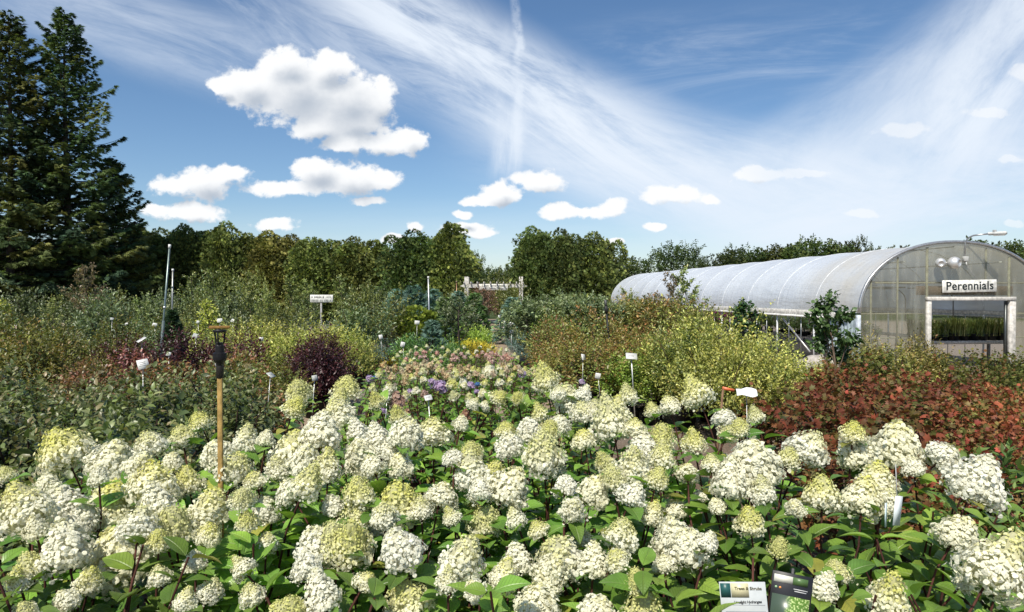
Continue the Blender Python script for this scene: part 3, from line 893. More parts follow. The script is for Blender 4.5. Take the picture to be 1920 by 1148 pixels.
    return mb.mesh(name, MAT['petal'], smooth=False)
# ------------------------------------------------------------------ setting: ground and paths
def sheet(name, pts, z, mat, kind='structure'):
    mb = MB(); mb.add([(x, y, z) for x, y in pts], [list(range(len(pts)))])
    return tag(mb.build(name, MAT[mat]), kind=kind)


sheet('ground', [(-700, -60), (700, -60), (700, 1200), (-700, 1200)], 0, 'ground')
pl = [(4, -.9, .9), (12, -1.2, .9), (16, -1.1, .7), (20, -.95, .45), (26, -1.3, -.0), (32, -1.9, -.4), (40, -2.6, -.7), (50, -3.3, -.9), (60, -3.4, -1.0)]
sheet('path', [(b, y) for y, a, b in pl] + [(a, y) for y, a, b in pl[::-1]], .004, 'gravel')
sheet('side_path', [(-2.55, 9), (-4.15, 20), (-6.0, 30), (-7.0, 30), (-5.1, 20), (-3.1, 9)], .008, 'gravel')
sheet('greenhouse_path', [(3.6, 17.0), (15, 15.6), (15, 18.6), (9.7, 18.4), (6.9, 46), (4.9, 46), (7.6, 19)], .012, 'gravel')

# ------------------------------------------------------------------ hydrangeas
W3 = [head_mesh(11 + i, .92 + .05 * (i % 3), 900, .081) for i in range(6)]
C3 = [head_mesh(21 + i, .60 + .06 * (i % 3), 900, .079) for i in range(5)]
L3 = [head_mesh(31 + i, .30 + .06 * (i % 3), 880, .077) for i in range(4)]
G2 = [head_mesh(41 + i, .08, 460, .08) for i in range(2)]
HEADM = {'w': W3, 'c': C3, 'l': L3, 'g': G2}
small = dict(nf=90, fl=.24, lowpoly=True)
HEADM['p'] = [head_mesh(51 + i, 0, cols=[(.72, .50, .30), (.78, .60, .38), (.74, .66, .40), (.66, .64, .34)], **small) for i in range(3)]
HEADM['v'] = [head_mesh(61 + i, 0, kind='dome', cols=[(.60, .44, .62), (.66, .52, .68), (.56, .46, .68)], **small) for i in range(2)]
HEADM['b'] = [head_mesh(66, 0, kind='dome', cols=[(.10, .24, .52), (.16, .32, .58)], **small)]
HEADM['k'] = [head_mesh(71 + i, 0, cols=[(.72, .42, .38), (.76, .54, .46), (.80, .66, .52), (.70, .46, .36)], **small) for i in range(2)]
HEADM['r'] = [head_mesh(76 + i, 0, cols=[(.50, .28, .18), (.56, .36, .24), (.60, .38, .30)], nf=110, fl=.2, lowpoly=True) for i in range(2)]
HEADM['s'] = [head_mesh(81 + i, .7, nf=100, fl=.22, lowpoly=True) for i in range(2)]
HEADM['t'] = [head_mesh(86 + i, .2, nf=100, fl=.20, lowpoly=True) for i in range(2)]

FRONT = """111,834,84,l 216,851,85,w 277,826,50,c 370,784,45,l 341,811,48,c 40,940,95,w 115,942,85,w 186,890,38,w 216,919,85,w 287,895,88,w 351,895,52,l
220,953,70,c 287,932,70,w 64,986,45,w 122,1017,92,w 220,1034,112,w 263,976,75,c 324,976,78,l 399,939,80,c 405,841,58,w 463,819,52,w 500,816,34,w 443,868,62,c
473,892,42,w 456,929,46,l 497,949,52,w 463,973,42,l 554,834,80,c 574,858,60,w 540,915,55,w 578,902,60,l 605,804,75,w 591,1017,80,w 625,1003,80,l 574,1054,55,w
399,1098,50,w 54,1057,60,l 34,1084,42,c 601,1108,68,w 540,1135,75,l 44,1140,42,l 297,1007,45,l 365,1047,40,w 297,1074,42,w 324,858,40,w 392,996,45,c 8,885,34,l
677,848,75,w 667,804,42,w 704,811,48,w 765,807,60,w 812,797,65,c 697,871,44,w 670,912,60,c 745,925,92,c 829,922,58,w 667,956,70,l 660,1017,80,l 746,1020,82,w
758,1108,85,c 873,1037,90,c 883,875,75,c 883,841,48,l 930,878,55,c 890,949,52,c 913,966,62,l 961,905,80,w 954,827,52,w 991,800,48,w 947,800,38,l 1018,841,80,l
1042,871,42,w 964,969,38,c 968,1040,68,w 1042,1030,95,c 947,1074,55,w 1008,1118,85,w 1039,1064,70,w 1113,1044,60,w 1076,952,48,w 1116,912,68,w 1093,817,45,c
1130,861,40,l 1143,780,75,c 1167,794,38,w 1187,868,65,w 1147,888,50,l 1191,919,55,w 1167,990,70,l 1153,1040,48,c 1262,1003,80,w 1245,1050,40,w 1194,1084,48,g
1207,1132,90,c 1126,1135,68,w 1241,811,55,l 1207,828,60,w 1241,851,50,l 1268,946,45,w 1032,800,38,l 843,963,36,c 789,949,42,c 886,1101,42,w
1412,855,98,w 1368,895,70,w 1429,915,48,w 1300,821,45,l 1361,777,42,w 1385,794,42,l 1415,774,34,l 1334,865,42,l 1371,807,36,l 1479,851,46,l 1523,828,74,c
1601,804,44,l 1601,838,68,w 1682,824,88,w 1712,868,42,w 1645,888,65,c 1540,915,72,l 1489,949,36,w 1621,925,72,w 1665,929,52,w 1405,969,55,l 1462,1020,45,g
1290,1013,78,w 1780,851,66,w 1841,888,100,w 1804,993,75,w 1875,1054,112,w 1567,1064,48,l 1550,1091,55,w 1668,1115,82,c 1810,1091,32,w 1341,942,36,w 1310,925,30,w
558,727,52,l 650,716,56,l 640,742,36,l 556,757,45,l 630,770,60,c 705,748,30,l 600,790,48,w 745,775,32,l 1020,703,50,l 940,740,36,l 970,742,26,l 1048,733,30,w
1065,745,50,c 1097,735,32,w 1115,760,36,w 1175,735,40,l 1252,752,42,c 1222,765,30,l 1300,727,62,l 1090,765,45,c 1157,760,45,w 1190,795,40,c 890,755,26,w 908,760,22,w
865,790,30,w 1010,770,36,l 1050,790,40,w 730,842,44,c 850,850,40,w 620,940,44,w 700,985,40,w 1005,985,40,c 1225,960,44,w 1090,1000,42,c 500,1010,44,c 450,1060,44,w 350,1120,46,c
840,1085,42,c 1330,1010,40,w 520,870,50,w 615,870,55,w 750,865,50,w 900,915,46,w 1060,905,44,w 1235,890,46,l 160,970,55,w 90,905,44,w 265,870,52,w 170,1085,50,c 120,1120,44,w 720,960,50,c 1290,880,44,w 470,1110,44,c 690,1085,40,w"""
MID = """694,709,16,v 704,707,9,b 809,716,15,v 825,724,28,v 768,733,13,v 885,721,15,v 896,720,10,b 979,701,15,v 718,770,12,v 894,733,10,v 745,748,30,r 795,737,16,r 872,778,22,r 763,772,14,r
731,726,20,s 916,692,26,s 920,674,15,k 1092,715,12,v 740,690,14,p 752,694,13,p 728,692,12,p 766,690,15,p 778,684,16,p 786,690,15,p 797,682,17,p 808,684,16,p 818,688,14,p 783,700,15,p 759,704,13,p 760,714,14,p
830,697,16,p 842,700,14,p 853,694,14,t 862,689,13,p 870,692,13,p 878,690,14,p 888,691,13,t 898,694,13,t 935,690,14,t 944,688,14,p 950,694,12,p 966,690,12,p 972,688,10,p 985,692,12,t 1000,690,11,t 850,718,22,t 870,722,16,s
838,704,13,p 712,696,11,t 816,673,12,t 822,680,12,t 758,679,10,t 880,706,12,p 905,706,11,p 960,702,11,t 1010,705,12,p 1040,712,13,t
780,662,9,k 795,659,9,k 770,657,8,t 787,668,8,k 806,656,8,t 820,661,9,k 826,668,8,t 840,657,9,t 855,659,8,t 866,663,8,k 878,660,9,t 892,658,8,s 904,661,9,k 912,664,10,k 922,661,11,k 930,664,9,k 938,660,8,t
950,665,9,k 958,668,8,k 965,663,8,t 856,672,11,k 942,670,9,k 972,669,8,t 800,673,8,k 835,666,8,t 850,665,8,k 884,668,8,t 812,667,7,t 790,655,7,t 860,655,7,t 915,655,7,t 940,654,7,t 765,664,7,t 776,672,8,s 827,676,7,k
745,665,8,t 738,672,8,t 752,658,7,s 720,684,13,p 712,702,13,t 735,706,14,p 770,676,11,t 792,694,15,t 806,694,15,p 823,692,14,t 846,686,14,p 857,702,14,t 866,698,13,p 892,700,14,p 912,698,12,t 925,700,12,p 940,698,12,t 955,684,11,t 978,696,12,p 992,698,12,t 1005,697,12,p 1020,700,12,t 1030,712,14,t 772,706,14,t 792,710,14,s 815,708,14,t 845,712,16,t 868,712,15,s 910,716,16,t 935,714,16,s 955,712,14,t 700,725,16,t 722,742,18,s 760,738,18,t 780,730,16,s 850,738,20,t 880,742,18,t 905,735,18,s 795,668,8,k 848,672,9,k 872,668,8,k 896,666,9,k 918,670,9,k 935,664,9,k 952,672,9,k 762,672,9,k 780,650,7,s 800,648,7,t 830,650,7,s 870,650,7,t 900,650,7,s 925,650,7,t 950,655,7,s"""


def parse(s): return [(float(a), float(b), float(c), d) for a, b, c, d in (t.split(',') for t in s.split())]


def hydrangea_bed(heads, ymap, bases, rowname, kindword, group, leaf, tmpl, seed, filler, hz, colw, names, node=.075, stemr=.0045, lean_right=True):
    rs = np.random.RandomState(seed)
    ys = [a for a, b in ymap]; yv = [b for a, b in ymap]
    hs = []
    for px, py, w, t in heads:
        Y = np.interp(py, ys, yv) * (1 + .04 * rs.randn())
        c = P(px, py, Y); D = w / FPX * Y * .93
        hs.append((c, D, t, px))
    B = np.array([b[:2] for b in bases])
    mine = {i: [] for i in range(len(bases))}
    for h in hs:
        q = h[0][:2] - np.array([0, .05])
        i = int(np.argmin(((B - q) ** 2).sum(1) + 0.0)); mine[i].append(h)
    for i, (bx, by, row, k) in enumerate(bases):
        hl = mine[i]
        if not hl and filler == 0: continue
        ty = [h[2] for h in hl]
        cnt = {c: ty.count(c) for c in set(ty)}
        main = max(cnt, key=cnt.get) if cnt else 'none'
        label = f'{colw[main]} {kindword}, {ORD[k]} {rowname(row)}'
        o = thing('hydrangea_bush', label, 'hydrangea', (bx, by, 0), 0, group)
        fo, st = MB(), MB()
        base = np.array([bx, by, .3])
        ends = []
        for (c, D, t, px) in hl:
            out = c - base; out[2] = 0
            ax = np.array([out[0] * .6, out[1] * .4 - .06, 1.0]) + rs.randn(3) * .24
            if lean_right and px > 1740: ax += np.array([.75, -.05, -.1])
            ax = nrm(ax)
            hgt = 1.0 if t in 'wclgprkst' else .6
            foot = c - ax * D * .5 * hgt
            tk = 'c' if t == 'w' and rs.rand() < .28 else 'l' if t == 'c' and rs.rand() < .25 else t
            m = HEADM[tk][rs.randint(len(HEADM[tk]))]
            q = Vector((0, 0, 1)).rotation_difference(Vector(ax)).to_matrix() @ Matrix.Rotation(rs.rand() * 6.28, 3, 'Z')
            ob = put('blossom', m, o, foot - np.array([bx, by, 0]), q.to_euler(), (D * (.92 + .16 * rs.rand()), D, D * (.84 + .26 * rs.rand())))
            ends.append((foot, ax, 1))
        for _ in range(filler):
            a = rs.rand() * 6.28; r = math.sqrt(rs.rand()) * .42 * hz[1]
            f = np.array([bx + r * math.cos(a), by + r * math.sin(a), hz[0] * (.66 + .30 * rs.rand())])
            ends.append((f, nrm(np.array([math.cos(a) * .4, math.sin(a) * .4, 1.0])), 0))
        LP, LD, LN, LS, LC = [], [], [], [], []
        for (e, ax, fl) in ends:
            p0 = base + np.array([rs.randn() * .05, rs.randn() * .05, 0])
            L_ = np.linalg.norm(e - p0)
            p2 = e; p1 = e - ax * L_ * .45; p1[2] = max(p1[2], .45)
            T = np.linspace(0, 1, 9)
            pts = np.array([(1 - u) ** 2 * p0 + 2 * u * (1 - u) * p1 + u * u * p2 for u in T])
            pts[1:-1] += rs.randn(7, 3) * .006
            off = np.array([bx, by, 0])
            st.tube(pts - off, np.linspace(stemr * 1.5, stemr * .8, 9), 5, np.array((.075, .030, .022)) * (.7 + .6 * rs.rand()), cap=False)
            nn = max(3, int(L_ * .72 / node)); az = rs.rand() * 6.28
            us = np.linspace(.30, .985 if fl else 1.0, nn)
            for j, u in enumerate(us):
                pt = np.array([np.interp(u, T, pts[:, m_]) for m_ in range(3)])
                tg = nrm(np.array([np.interp(min(u + .03, 1), T, pts[:, m_]) - np.interp(u - .03, T, pts[:, m_]) for m_ in range(3)]))
                x = nrm(np.cross(tg, [.3, .8, .1])); y = np.cross(tg, x)
                az += PI / 2 + rs.randn() * .25
                for sgn in (0, PI):
                    if rs.rand() < .12: continue
                    r_ = math.cos(az + sgn) * x + math.sin(az + sgn) * y
                    d = r_ * .9 + tg * (.35 + .25 * rs.rand()) + rs.randn(3) * .16 + np.array([0, 0, -.12])
                    LP.append(pt + r_ * .012); LD.append(d); LN.append(tg * .8 + np.array([0, 0, .55]) + rs.randn(3) * .28)
                    LS.append(leaf * (1.12 - .38 * max(0, (u - .6) / .4) ** 1.5) * (.72 + .5 * rs.rand()))
                    g = rs.rand()
                    c = np.array((.062, .125, .022)) * (1 - g) + np.array((.125, .200, .030)) * g
                    if rs.rand() < .05: c = np.array((.20, .20, .04))
                    LC.append(c * (.75 + .4 * rs.rand()))
        LP = np.array(LP) - np.array([bx, by, 0])
        fo.leaves(tmpl, LP, np.array(LD), np.array(LN), np.array(LS), np.array(LC), .92 + .25 * rs.rand(len(LS)))
        put('foliage', fo.mesh('foliage', MAT['hydrangea_leaf']), o)
        put('stem', st.mesh('stem', MAT['bark']), o)
        put('pot', POT, o)


def make_bases(rows, seed):
    rs = np.random.RandomState(seed); out = []
    for ri, (Y, x0, x1, s) in enumerate(rows):
        n = max(1, int(round((x1 - x0) / s)) + 1)
        for k in range(n):
            x = x0 + (x1 - x0) * (k + 0.0) / max(1, n - 1)
            out.append((x + rs.randn() * .05, Y + rs.randn() * .05, ri, k))
    return out


CW = {'w': 'white headed', 'c': 'cream headed', 'l': 'lime headed', 'g': 'green budded', 'none': 'leafy', 'p': 'peach headed', 'v': 'lilac headed', 'b': 'blue headed', 'k': 'pink headed', 'r': 'rusty headed', 's': 'small white headed', 't': 'pale lime headed'}
YM = [(690, 4.25), (720, 3.9), (760, 3.45), (800, 3.12), (850, 2.86), (900, 2.66), (950, 2.48), (1000, 2.33), (1050, 2.19), (1100, 2.06), (1148, 1.96)]
RN = ['front row', 'second row', 'third row', 'fourth row', 'back row']
hydrangea_bed(parse(FRONT), YM, make_bases([(2.0, -1.35, 1.35, .68), (2.5, -1.75, 1.75, .70), (3.05, -1.95, 1.85, .76), (3.6, -1.1, 1.1, .73), (4.15, -1.0, .9, .95)], 3),
              lambda r: 'from the stake side, ' + RN[r], 'panicle hydrangea bush', 'large white panicle hydrangeas', .125, L_OVATE, 77, 11, (1.45, 1.0), CW, ('stake',))
YM2 = [(650, 11.4), (660, 10.6), (670, 9.8), (682, 8.6), (692, 8.1), (705, 7.3), (720, 6.6), (740, 5.9), (780, 4.95)]
RN2 = ['row next to the large ones', 'second row behind the large ones', 'third row behind the large ones', 'fourth row behind the large ones', 'fifth row behind the large ones']
hydrangea_bed(parse(MID), YM2, make_bases([(5.1, -1.2, .3, .7), (6.0, -1.4, .55, .65), (7.0, -1.65, .75, .65), (8.1, -1.75, .7, .65), (9.3, -1.75, .25, .65), (10.5, -1.75, .2, .6)], 5),
              lambda r: 'from the side path, ' + (RN2 + ['sixth row behind the large ones'])[r], 'small hydrangea', 'small potted hydrangeas behind the large white ones', .10, L_MID, 78, 15, (1.30, .9), CW, ('path',), node=.085, lean_right=False)
# ------------------------------------------------------------------ kinds of shrub
def C(*a): return [((r, g, b), w) for r, g, b, w in a]


K = {}
K['darkgreen'] = shrub_kind(100, .50, 1.12, 220, .32, 9, .068, L_MID, C((.034, .050, .016, 3), (.055, .070, .022, 3), (.09, .10, .038, 1.2)), C((.15, .16, .075, 2), (.17, .125, .065, 1.3), (.10, .125, .04, 2)), .9, 4, 'leaf', .22, .5, jit=.32)
K['bronze_red'] = shrub_kind(200, .48, 1.08, 170, .32, 9, .070, L_TRI, C((.10, .052, .026, 3), (.075, .06, .025, 2), (.06, .075, .025, 2)), C((.17, .07, .035, 3), (.20, .10, .045, 2), (.13, .11, .04, 2)), .8, 3, 'leaf', .25)
K['bronze_green'] = shrub_kind(250, .55, 1.42, 230, .40, 10, .066, L_TRI, C((.060, .072, .018, 3), (.085, .085, .022, 3), (.09, .06, .022, 1)), C((.13, .12, .03, 2), (.16, .10, .03, 1.5), (.11, .13, .03, 2)), .9, 3, 'leaf', .22, pot=POT)
K['purple'] = shrub_kind(300, .52, 1.32, 230, .36, 10, .058, L_TRI, C((.030, .011, .014, 3), (.050, .016, .018, 2), (.022, .010, .012, 2)), C((.085, .025, .025, 2), (.05, .018, .02, 2)), .9, 3, 'leaf', .2, pot=POT)
K['pink'] = shrub_kind(330, .45, 1.08, 150, .30, 9, .060, L_TRI, C((.20, .09, .075, 3), (.12, .045, .04, 2)), C((.30, .16, .13, 2), (.22, .12, .08, 1)), .8, 1, 'leaf', .2)
K['yellowgreen'] = shrub_kind(350, .60, 1.38, 260, .36, 10, .066, L_TRI, C((.138, .156, .038, 3), (.186, .192, .048, 3), (.078, .108, .029, 2)), C((.324, .300, .078, 3), (.264, .264, .072, 2)), .8, 3, 'leaf', .2, pot=POT)
K['yellowfine'] = shrub_kind(400, .85, 1.85, 560, .42, 10, .070, L_TRI, C((.136, .147, .042, 3), (.195, .195, .059, 3), (.077, .100, .028, 2)), C((.350, .330, .080, 3), (.285, .285, .075, 2), (.340, .250, .075, .8)), .85, 3, 'leaf', .55, zc=.5, pot=POT, stem=(.09, .06, .045), inner=.5)
K['rust'] = shrub_kind(450, .68, 1.48, 420, .36, 10, .060, L_TRI, C((.138, .073, .033, 2), (.138, .119, .035, 3), (.119, .144, .037, 3)), C((.250, .106, .045, 3), (.213, .150, .050, 2), (.188, .175, .050, 2)), .8, 3, 'leaf', .25, pot=POT_BIG, stem=(.12, .09, .07), inner=.35)
K['brightgreen'] = shrub_kind(480, .62, 1.5, 260, .36, 10, .062, L_TRI, C((.085, .12, .022, 3), (.12, .16, .03, 2)), C((.18, .21, .04, 2), (.14, .19, .04, 1)), .9, 2, 'leaf', .2, pot=POT)
K['redleaf'] = shrub_kind(500, .55, 1.12, 300, .34, 9, .062, L_LOBE, C((.14, .048, .028, 3), (.17, .065, .035, 3), (.10, .045, .024, 2), (.085, .10, .030, 4.0)), C((.26, .075, .045, 3), (.22, .10, .05, 2), (.17, .16, .05, 1.0)), .7, 4, 'leaf_matt', .28, stem=(.10, .07, .06), inner=.35)
K['greenred'] = shrub_kind(540, .55, 1.12, 270, .34, 9, .060, L_LOBE, C((.10, .115, .032, 3), (.085, .10, .03, 3), (.17, .07, .035, 1.2)), C((.20, .18, .05, 2), (.24, .10, .05, 1.2), (.16, .17, .05, 2)), .8, 3, 'leaf_matt', .28)
K['greygreen'] = shrub_kind(600, .75, 1.75, 200, .46, 10, .100, L_TRI, C((.055, .078, .036, 3), (.075, .10, .05, 3), (.045, .062, .026, 2)), C((.12, .15, .075, 3), (.14, .16, .06, 1.5), (.17, .18, .11, 1)), 1.0, 4, 'leaf', .55, inner=.5)
K['olive'] = shrub_kind(640, .75, 1.7, 190, .46, 10, .100, L_TRI, C((.075, .088, .026, 3), (.10, .11, .034, 2), (.05, .065, .02, 2)), C((.18, .18, .05, 2), (.15, .16, .045, 2)), 1.0, 3, 'leaf', .55, inner=.5)
K['bluelow'] = shrub_kind(680, .6, 1.0, 190, .30, 9, .075, L_NARROW, C((.055, .085, .075, 3), (.075, .11, .10, 2)), C((.12, .16, .15, 2), (.09, .13, .11, 1)), .7, 2, 'needle', .2)
K['glossy'] = shrub_kind(700, .5, .88, 170, .34, 9, .088, L_NARROW, C((.035, .075, .020, 3), (.055, .10, .025, 3)), C((.10, .17, .04, 2), (.08, .14, .035, 2)), 1.1, 3, 'leaf', .2, wid=1.3)
K['heath'] = shrub_kind(720, .5, .72, 240, .30, 10, .048, L_NARROW, C((.035, .055, .018, 3), (.06, .07, .025, 2)), C((.09, .10, .035, 2),), 1.5, 2, 'leaf', .12)
K['golden'] = shrub_kind(740, .62, .55, 210, .34, 9, .06, L_SPRAY, C((.25, .21, .04, 3), (.20, .18, .04, 2), (.30, .26, .06, 2)), None, .6, 2, 'needle', .3)
K['grassy'] = shrub_kind(760, .7, .75, 220, .40, 9, .12, L_NARROW, C((.10, .16, .022, 3), (.14, .20, .03, 2)), C((.19, .24, .05, 1),), 1.6, 2, 'leaf', .15)
K['lance'] = shrub_kind(780, .5, .95, 120, .36, 9, .105, L_NARROW, C((.045, .085, .022, 3), (.07, .115, .03, 3)), C((.12, .17, .04, 2),), .9, 2, 'leaf', .25, wid=1.7, inner=.5)
K['conebush'] = shrub_kind(800, .42, 1.35, 220, .34, 10, .056, L_TRI, C((.10, .105, .032, 3), (.15, .14, .04, 2)), C((.24, .20, .06, 2), (.22, .13, .06, 1)), 1.3, 2, 'leaf', .2, inner=.35)


def scatter(name, kinds, rows, label, cat, group, seed, sc=(.80, 1.20), jit=.12, hz=None, dense=None):
    """rows: (depth, px from, px to, spacing [, height scale]); label(kind, row, k) -> text"""
    rs = np.random.RandomState(seed)
    for ri, row in enumerate(rows):
        Y, a, b, s = row[:4]; hs = row[4] if len(row) > 4 else 1.0
        x0, x1 = GX(a, Y), GX(b, Y)
        n = max(1, int(round((x1 - x0) / s)) + 1)
        for k in range(n):
            x = (x0 + x1) / 2 if n == 1 else x0 + (x1 - x0) * k / (n - 1)
            kn = kinds[rs.randint(len(kinds))] if not isinstance(kinds, dict) else kinds[ri]
            v = K[kn][rs.randint(len(K[kn]))]
            q = sc[0] + (sc[1] - sc[0]) * rs.rand()
            plant(name, v, label(kn, ri, k), cat, (x + rs.randn() * jit, Y + rs.randn() * jit, 0), rs.rand() * 6.28, group, (q, q, q * hs * (.94 + .12 * rs.rand())))


RW = ['front row', 'second row', 'third row', 'fourth row', 'fifth row', 'sixth row', 'seventh row']


def lab(desc, where, frm):
    return lambda kn, ri, k: f'{desc}, {ORD[k]} from {frm}, {RW[ri]} {where}'


# far-left bed beyond the big hydrangeas
scatter('dark_shrub', ['darkgreen'], [(4.7, -60, 285, .66, .95), (5.4, -80, 335, .70), (6.2, -80, 375, .74), (7.1, -80, 410, .78), (8.0, -60, 430, .82, 1.02), (8.9, -60, 440, .84, 1.02)],
        lambda kn, ri, k: f'dark green pale leaved shrub, {ORD[k]} from the spruce side, {RW[ri]} beyond the hydrangeas', 'shrub', 'dark green shrubs beside the hydrangeas', 1)
scatter('bronze_shrub', ['bronze_red'], [(9.9, 40, 440, .8), (10.9, 150, 430, .85)], lab('bronze red shrub', 'behind the dark green ones', 'the spruce side'), 'shrub', 'bronze red shrubs', 2)
scatter('bronze_shrub', {0: 'bronze_red', 1: 'bronze_green'}, [(9.3, 445, 505, .55, 1.0), (10.4, 435, 520, .75, .85)], lab('bronze yellow potted shrub', 'by the tilted grey label', 'the stake'), 'shrub', 'bronze and yellow potted shrubs', 3)
scatter('green_bronze_shrub', ['bronze_green'], [(12.2, -40, 180, .8, 1.0), (13.3, -40, 190, .85, 1.04), (14.6, -30, 190, .9, 1.06)], lab('green bronze bushy shrub', 'below the spruces', 'the frame edge'), 'shrub', 'green bronze shrubs below the spruces', 4)
scatter('purple_shrub', ['purple'], [(13.2, 200, 255, .6, .92)], lambda kn, ri, k: f'dark purple shrub, {ORD[k]} of two beside the tall grey riser pole', 'shrub', 'purple shrubs by the riser pole', 5)
scatter('purple_shrub', ['purple'], [(12.9, 335, 420, .48, 1.0)], lambda kn, ri, k: f'dark purple shrub behind the wooden stake, {ORD[k]} from the riser pole', 'shrub', 'purple shrubs behind the stake', 6)
scatter('purple_shrub', ['purple'], [(12.2, 570, 612, .5, 1.0), (13.1, 560, 612, .6, 1.02)], lambda kn, ri, k: f'dark purple potted shrub beside the side path, {ORD[k]} of the {RW[ri]}', 'shrub', 'purple shrubs beside the side path', 7)
scatter('pink_shrub', ['pink'], [(12.4, 262, 325, .6, .95)], lambda kn, ri, k: f'dusty pink low shrub at the foot of the riser pole, {ORD[k]} of two', 'shrub', 'dusty pink shrubs', 8)
scatter('bronze_shrub', {0: 'bronze_green', 1: 'yellowgreen'}, [(12.2, 440, 520, .85, .9), (13.8, 430, 540, .9, .98)], lab('olive bronze shrub', 'behind the wooden stake', 'the stake'), 'shrub', 'olive bronze shrubs', 9)
scatter('yellow_shrub', ['yellowgreen'], [(15.6, 420, 590, .85, 1.06), (17.6, 430, 610, .95, 1.1)], lab('yellow green shrub', 'behind the olive bronze shrubs', 'the stake'), 'shrub', 'yellow green shrubs', 10)
scatter('yellow_shrub', ['yellowgreen'], [(15.8, 620, 662, .75, .98), (17.4, 615, 668, .85, 1.0)], lab('yellow green potted shrub', 'at the side path corner', 'the purple shrubs'), 'shrub', 'yellow green shrubs at the path corner', 11)
# far-left nursery rows
scatter('nursery_shrub', ['greygreen', 'olive', 'greygreen', 'greygreen', 'bluelow'], [(16.2, -40, 290, .95, .82), (18.2, -30, 330, 1.05, .9), (21.0, -20, 420, 1.15, 1.05), (24.5, -10, 430, 1.25, 1.18), (29, -10, 440, 1.4, 1.28)],
        lambda kn, ri, k: f"{dict(greygreen='grey green', olive='olive green', bluelow='low bluish')[kn]} nursery shrub, {ORD[k]} along, {RW[ri]} before the spruces", 'shrub', 'nursery shrubs before the spruces', 12, jit=.25)
scatter('nursery_shrub', ['greygreen', 'greygreen', 'olive', 'bluelow'], [(20.0, 430, 735, 1.1, .92), (22.5, 440, 745, 1.2, 1.12), (26, 440, 760, 1.3, 1.28), (31, 440, 770, 1.5, 1.45)],
        lambda kn, ri, k: f"{dict(greygreen='grey green', olive='olive green', bluelow='low bluish')[kn]} nursery shrub, {ORD[k]} along, {RW[ri]} round the small white notice", 'shrub', 'nursery shrubs before the hedge', 13, jit=.25)
# centre beds
scatter('glossy_shrub', ['glossy'], [(15.2, 795, 855, .66), (16.8, 785, 850, .7, 1.05), (18.4, 780, 845, .74, 1.05), (20.0, 775, 840, .78, 1.0)], lab('low glossy green shrub', 'of the centre bed', 'the side path'), 'shrub', 'low glossy green shrubs', 14)
scatter('heath_shrub', ['heath'], [(15.2, 880, 895, .5), (16.6, 868, 892, .5), (18.0, 870, 890, .5)], lab('fine dark heath like shrub', 'beside the gravel path', 'the glossy bed'), 'shrub', 'fine dark shrubs beside the path', 15)
scatter('golden_juniper', ['golden'], [(22.0, 862, 892, .6, 1.0), (23.4, 865, 893, .7, 1.15)], lab('golden yellow juniper', 'beside the gravel path', 'the small dark tree'), 'juniper', 'golden junipers by the path', 16)
scatter('golden_juniper', ['golden'], [(20.6, 725, 770, .5, 1.0), (21.8, 722, 765, .6, 1.0)], lab('golden yellow juniper', 'on the side path', 'the side path'), 'juniper', 'golden junipers on the side path', 17)
scatter('grassy_shrub', ['grassy'], [(28, 850, 888, .85, 1.0), (30.5, 850, 888, .9, 1.0)], lab('bright grassy mound', 'behind the golden junipers', 'the topiary'), 'grass clump', 'bright grassy mounds', 18)
scatter('low_conifer', ['bluelow'], [(20.0, 985, 1012, .75, .8), (22.5, 978, 1010, .85, .85), (25.5, 972, 1005, .95, .9)], lab('low blue green conifer', 'across the path from the junipers', 'the path'), 'conifer', 'low blue green conifers', 19)
# right hand beds
scatter('rust_shrub', ['rust'], [(12.4, 1085, 1175, .85, .88), (13.6, 1070, 1235, .95, 1.0), (15.0, 1060, 1245, 1.05, 1.02)], lab('rust bronze potted shrub', 'by the black riser pipe', 'the gravel path'), 'shrub', 'rust bronze shrubs', 20)
scatter('green_shrub', ['brightgreen'], [(16.6, 1040, 1230, 1.0, 1.0)], lambda kn, ri, k: f'bright green shrub, {ORD[k]} from the gravel path, behind the rust bronze shrubs', 'shrub', 'bright green shrubs', 21)
scatter('green_shrub', ['glossy', 'brightgreen'], [(11.6, 1165, 1215, .6, .82)], lambda kn, ri, k: f'small mid green shrub under the white plant label, {ORD[k]} of its pair', 'shrub', 'small green shrubs under a label', 22)
for i, (px, Y, s, hz) in enumerate([(1288, 11.0, .86, .98), (1330, 11.8, .95, 1.02), (1392, 11.3, .90, .84), (1440, 12.1, .95, .74), (1492, 11.6, .80, .60), (1350, 10.1, .72, .85), (1430, 10.3, .72, .74), (1540, 12.3, .72, .54), (1292, 12.8, .9, .9)]):
    w = ['tallest, above the white pot label', 'tall, next to the tallest one', 'broad, in front of the small standard tree', 'broad, before the open greenhouse side', 'lower, beside the red shrubs', 'bushy, behind the orange ribbon stake',
         'bushy, just behind the white paper sheet', 'low, at the foot of the leaning tree', 'half hidden behind the tallest one'][i]
    plant('golden_leaved_shrub', K['yellowfine'][i % 3], 'fine yellow leaved shrub, ' + w, 'shrub', (GX(px, Y), Y, 0), i * 1.3, 'fine yellow leaved shrubs', (s, s, hz))
scatter('red_shrub', ['redleaf'], [(5.1, 1590, 1740, .7, .98), (5.9, 1560, 1840, .75), (6.8, 1550, 1960, .8), (7.8, 1565, 1980, .85), (8.9, 1590, 1980, .9, 1.02)],
        lab('red leaved shrub', 'of the red bed', 'the white paper'), 'shrub', 'red leaved shrubs', 23)
scatter('mixed_shrub', ['greenred'], [(10.0, 1560, 1960, .9, 1.02), (11.2, 1600, 1960, 1.0, 1.04), (12.6, 1640, 1960, 1.05, 1.05)], lab('green and red shrub', 'before the greenhouse', 'the leaning tree'), 'shrub', 'green and red shrubs', 24)
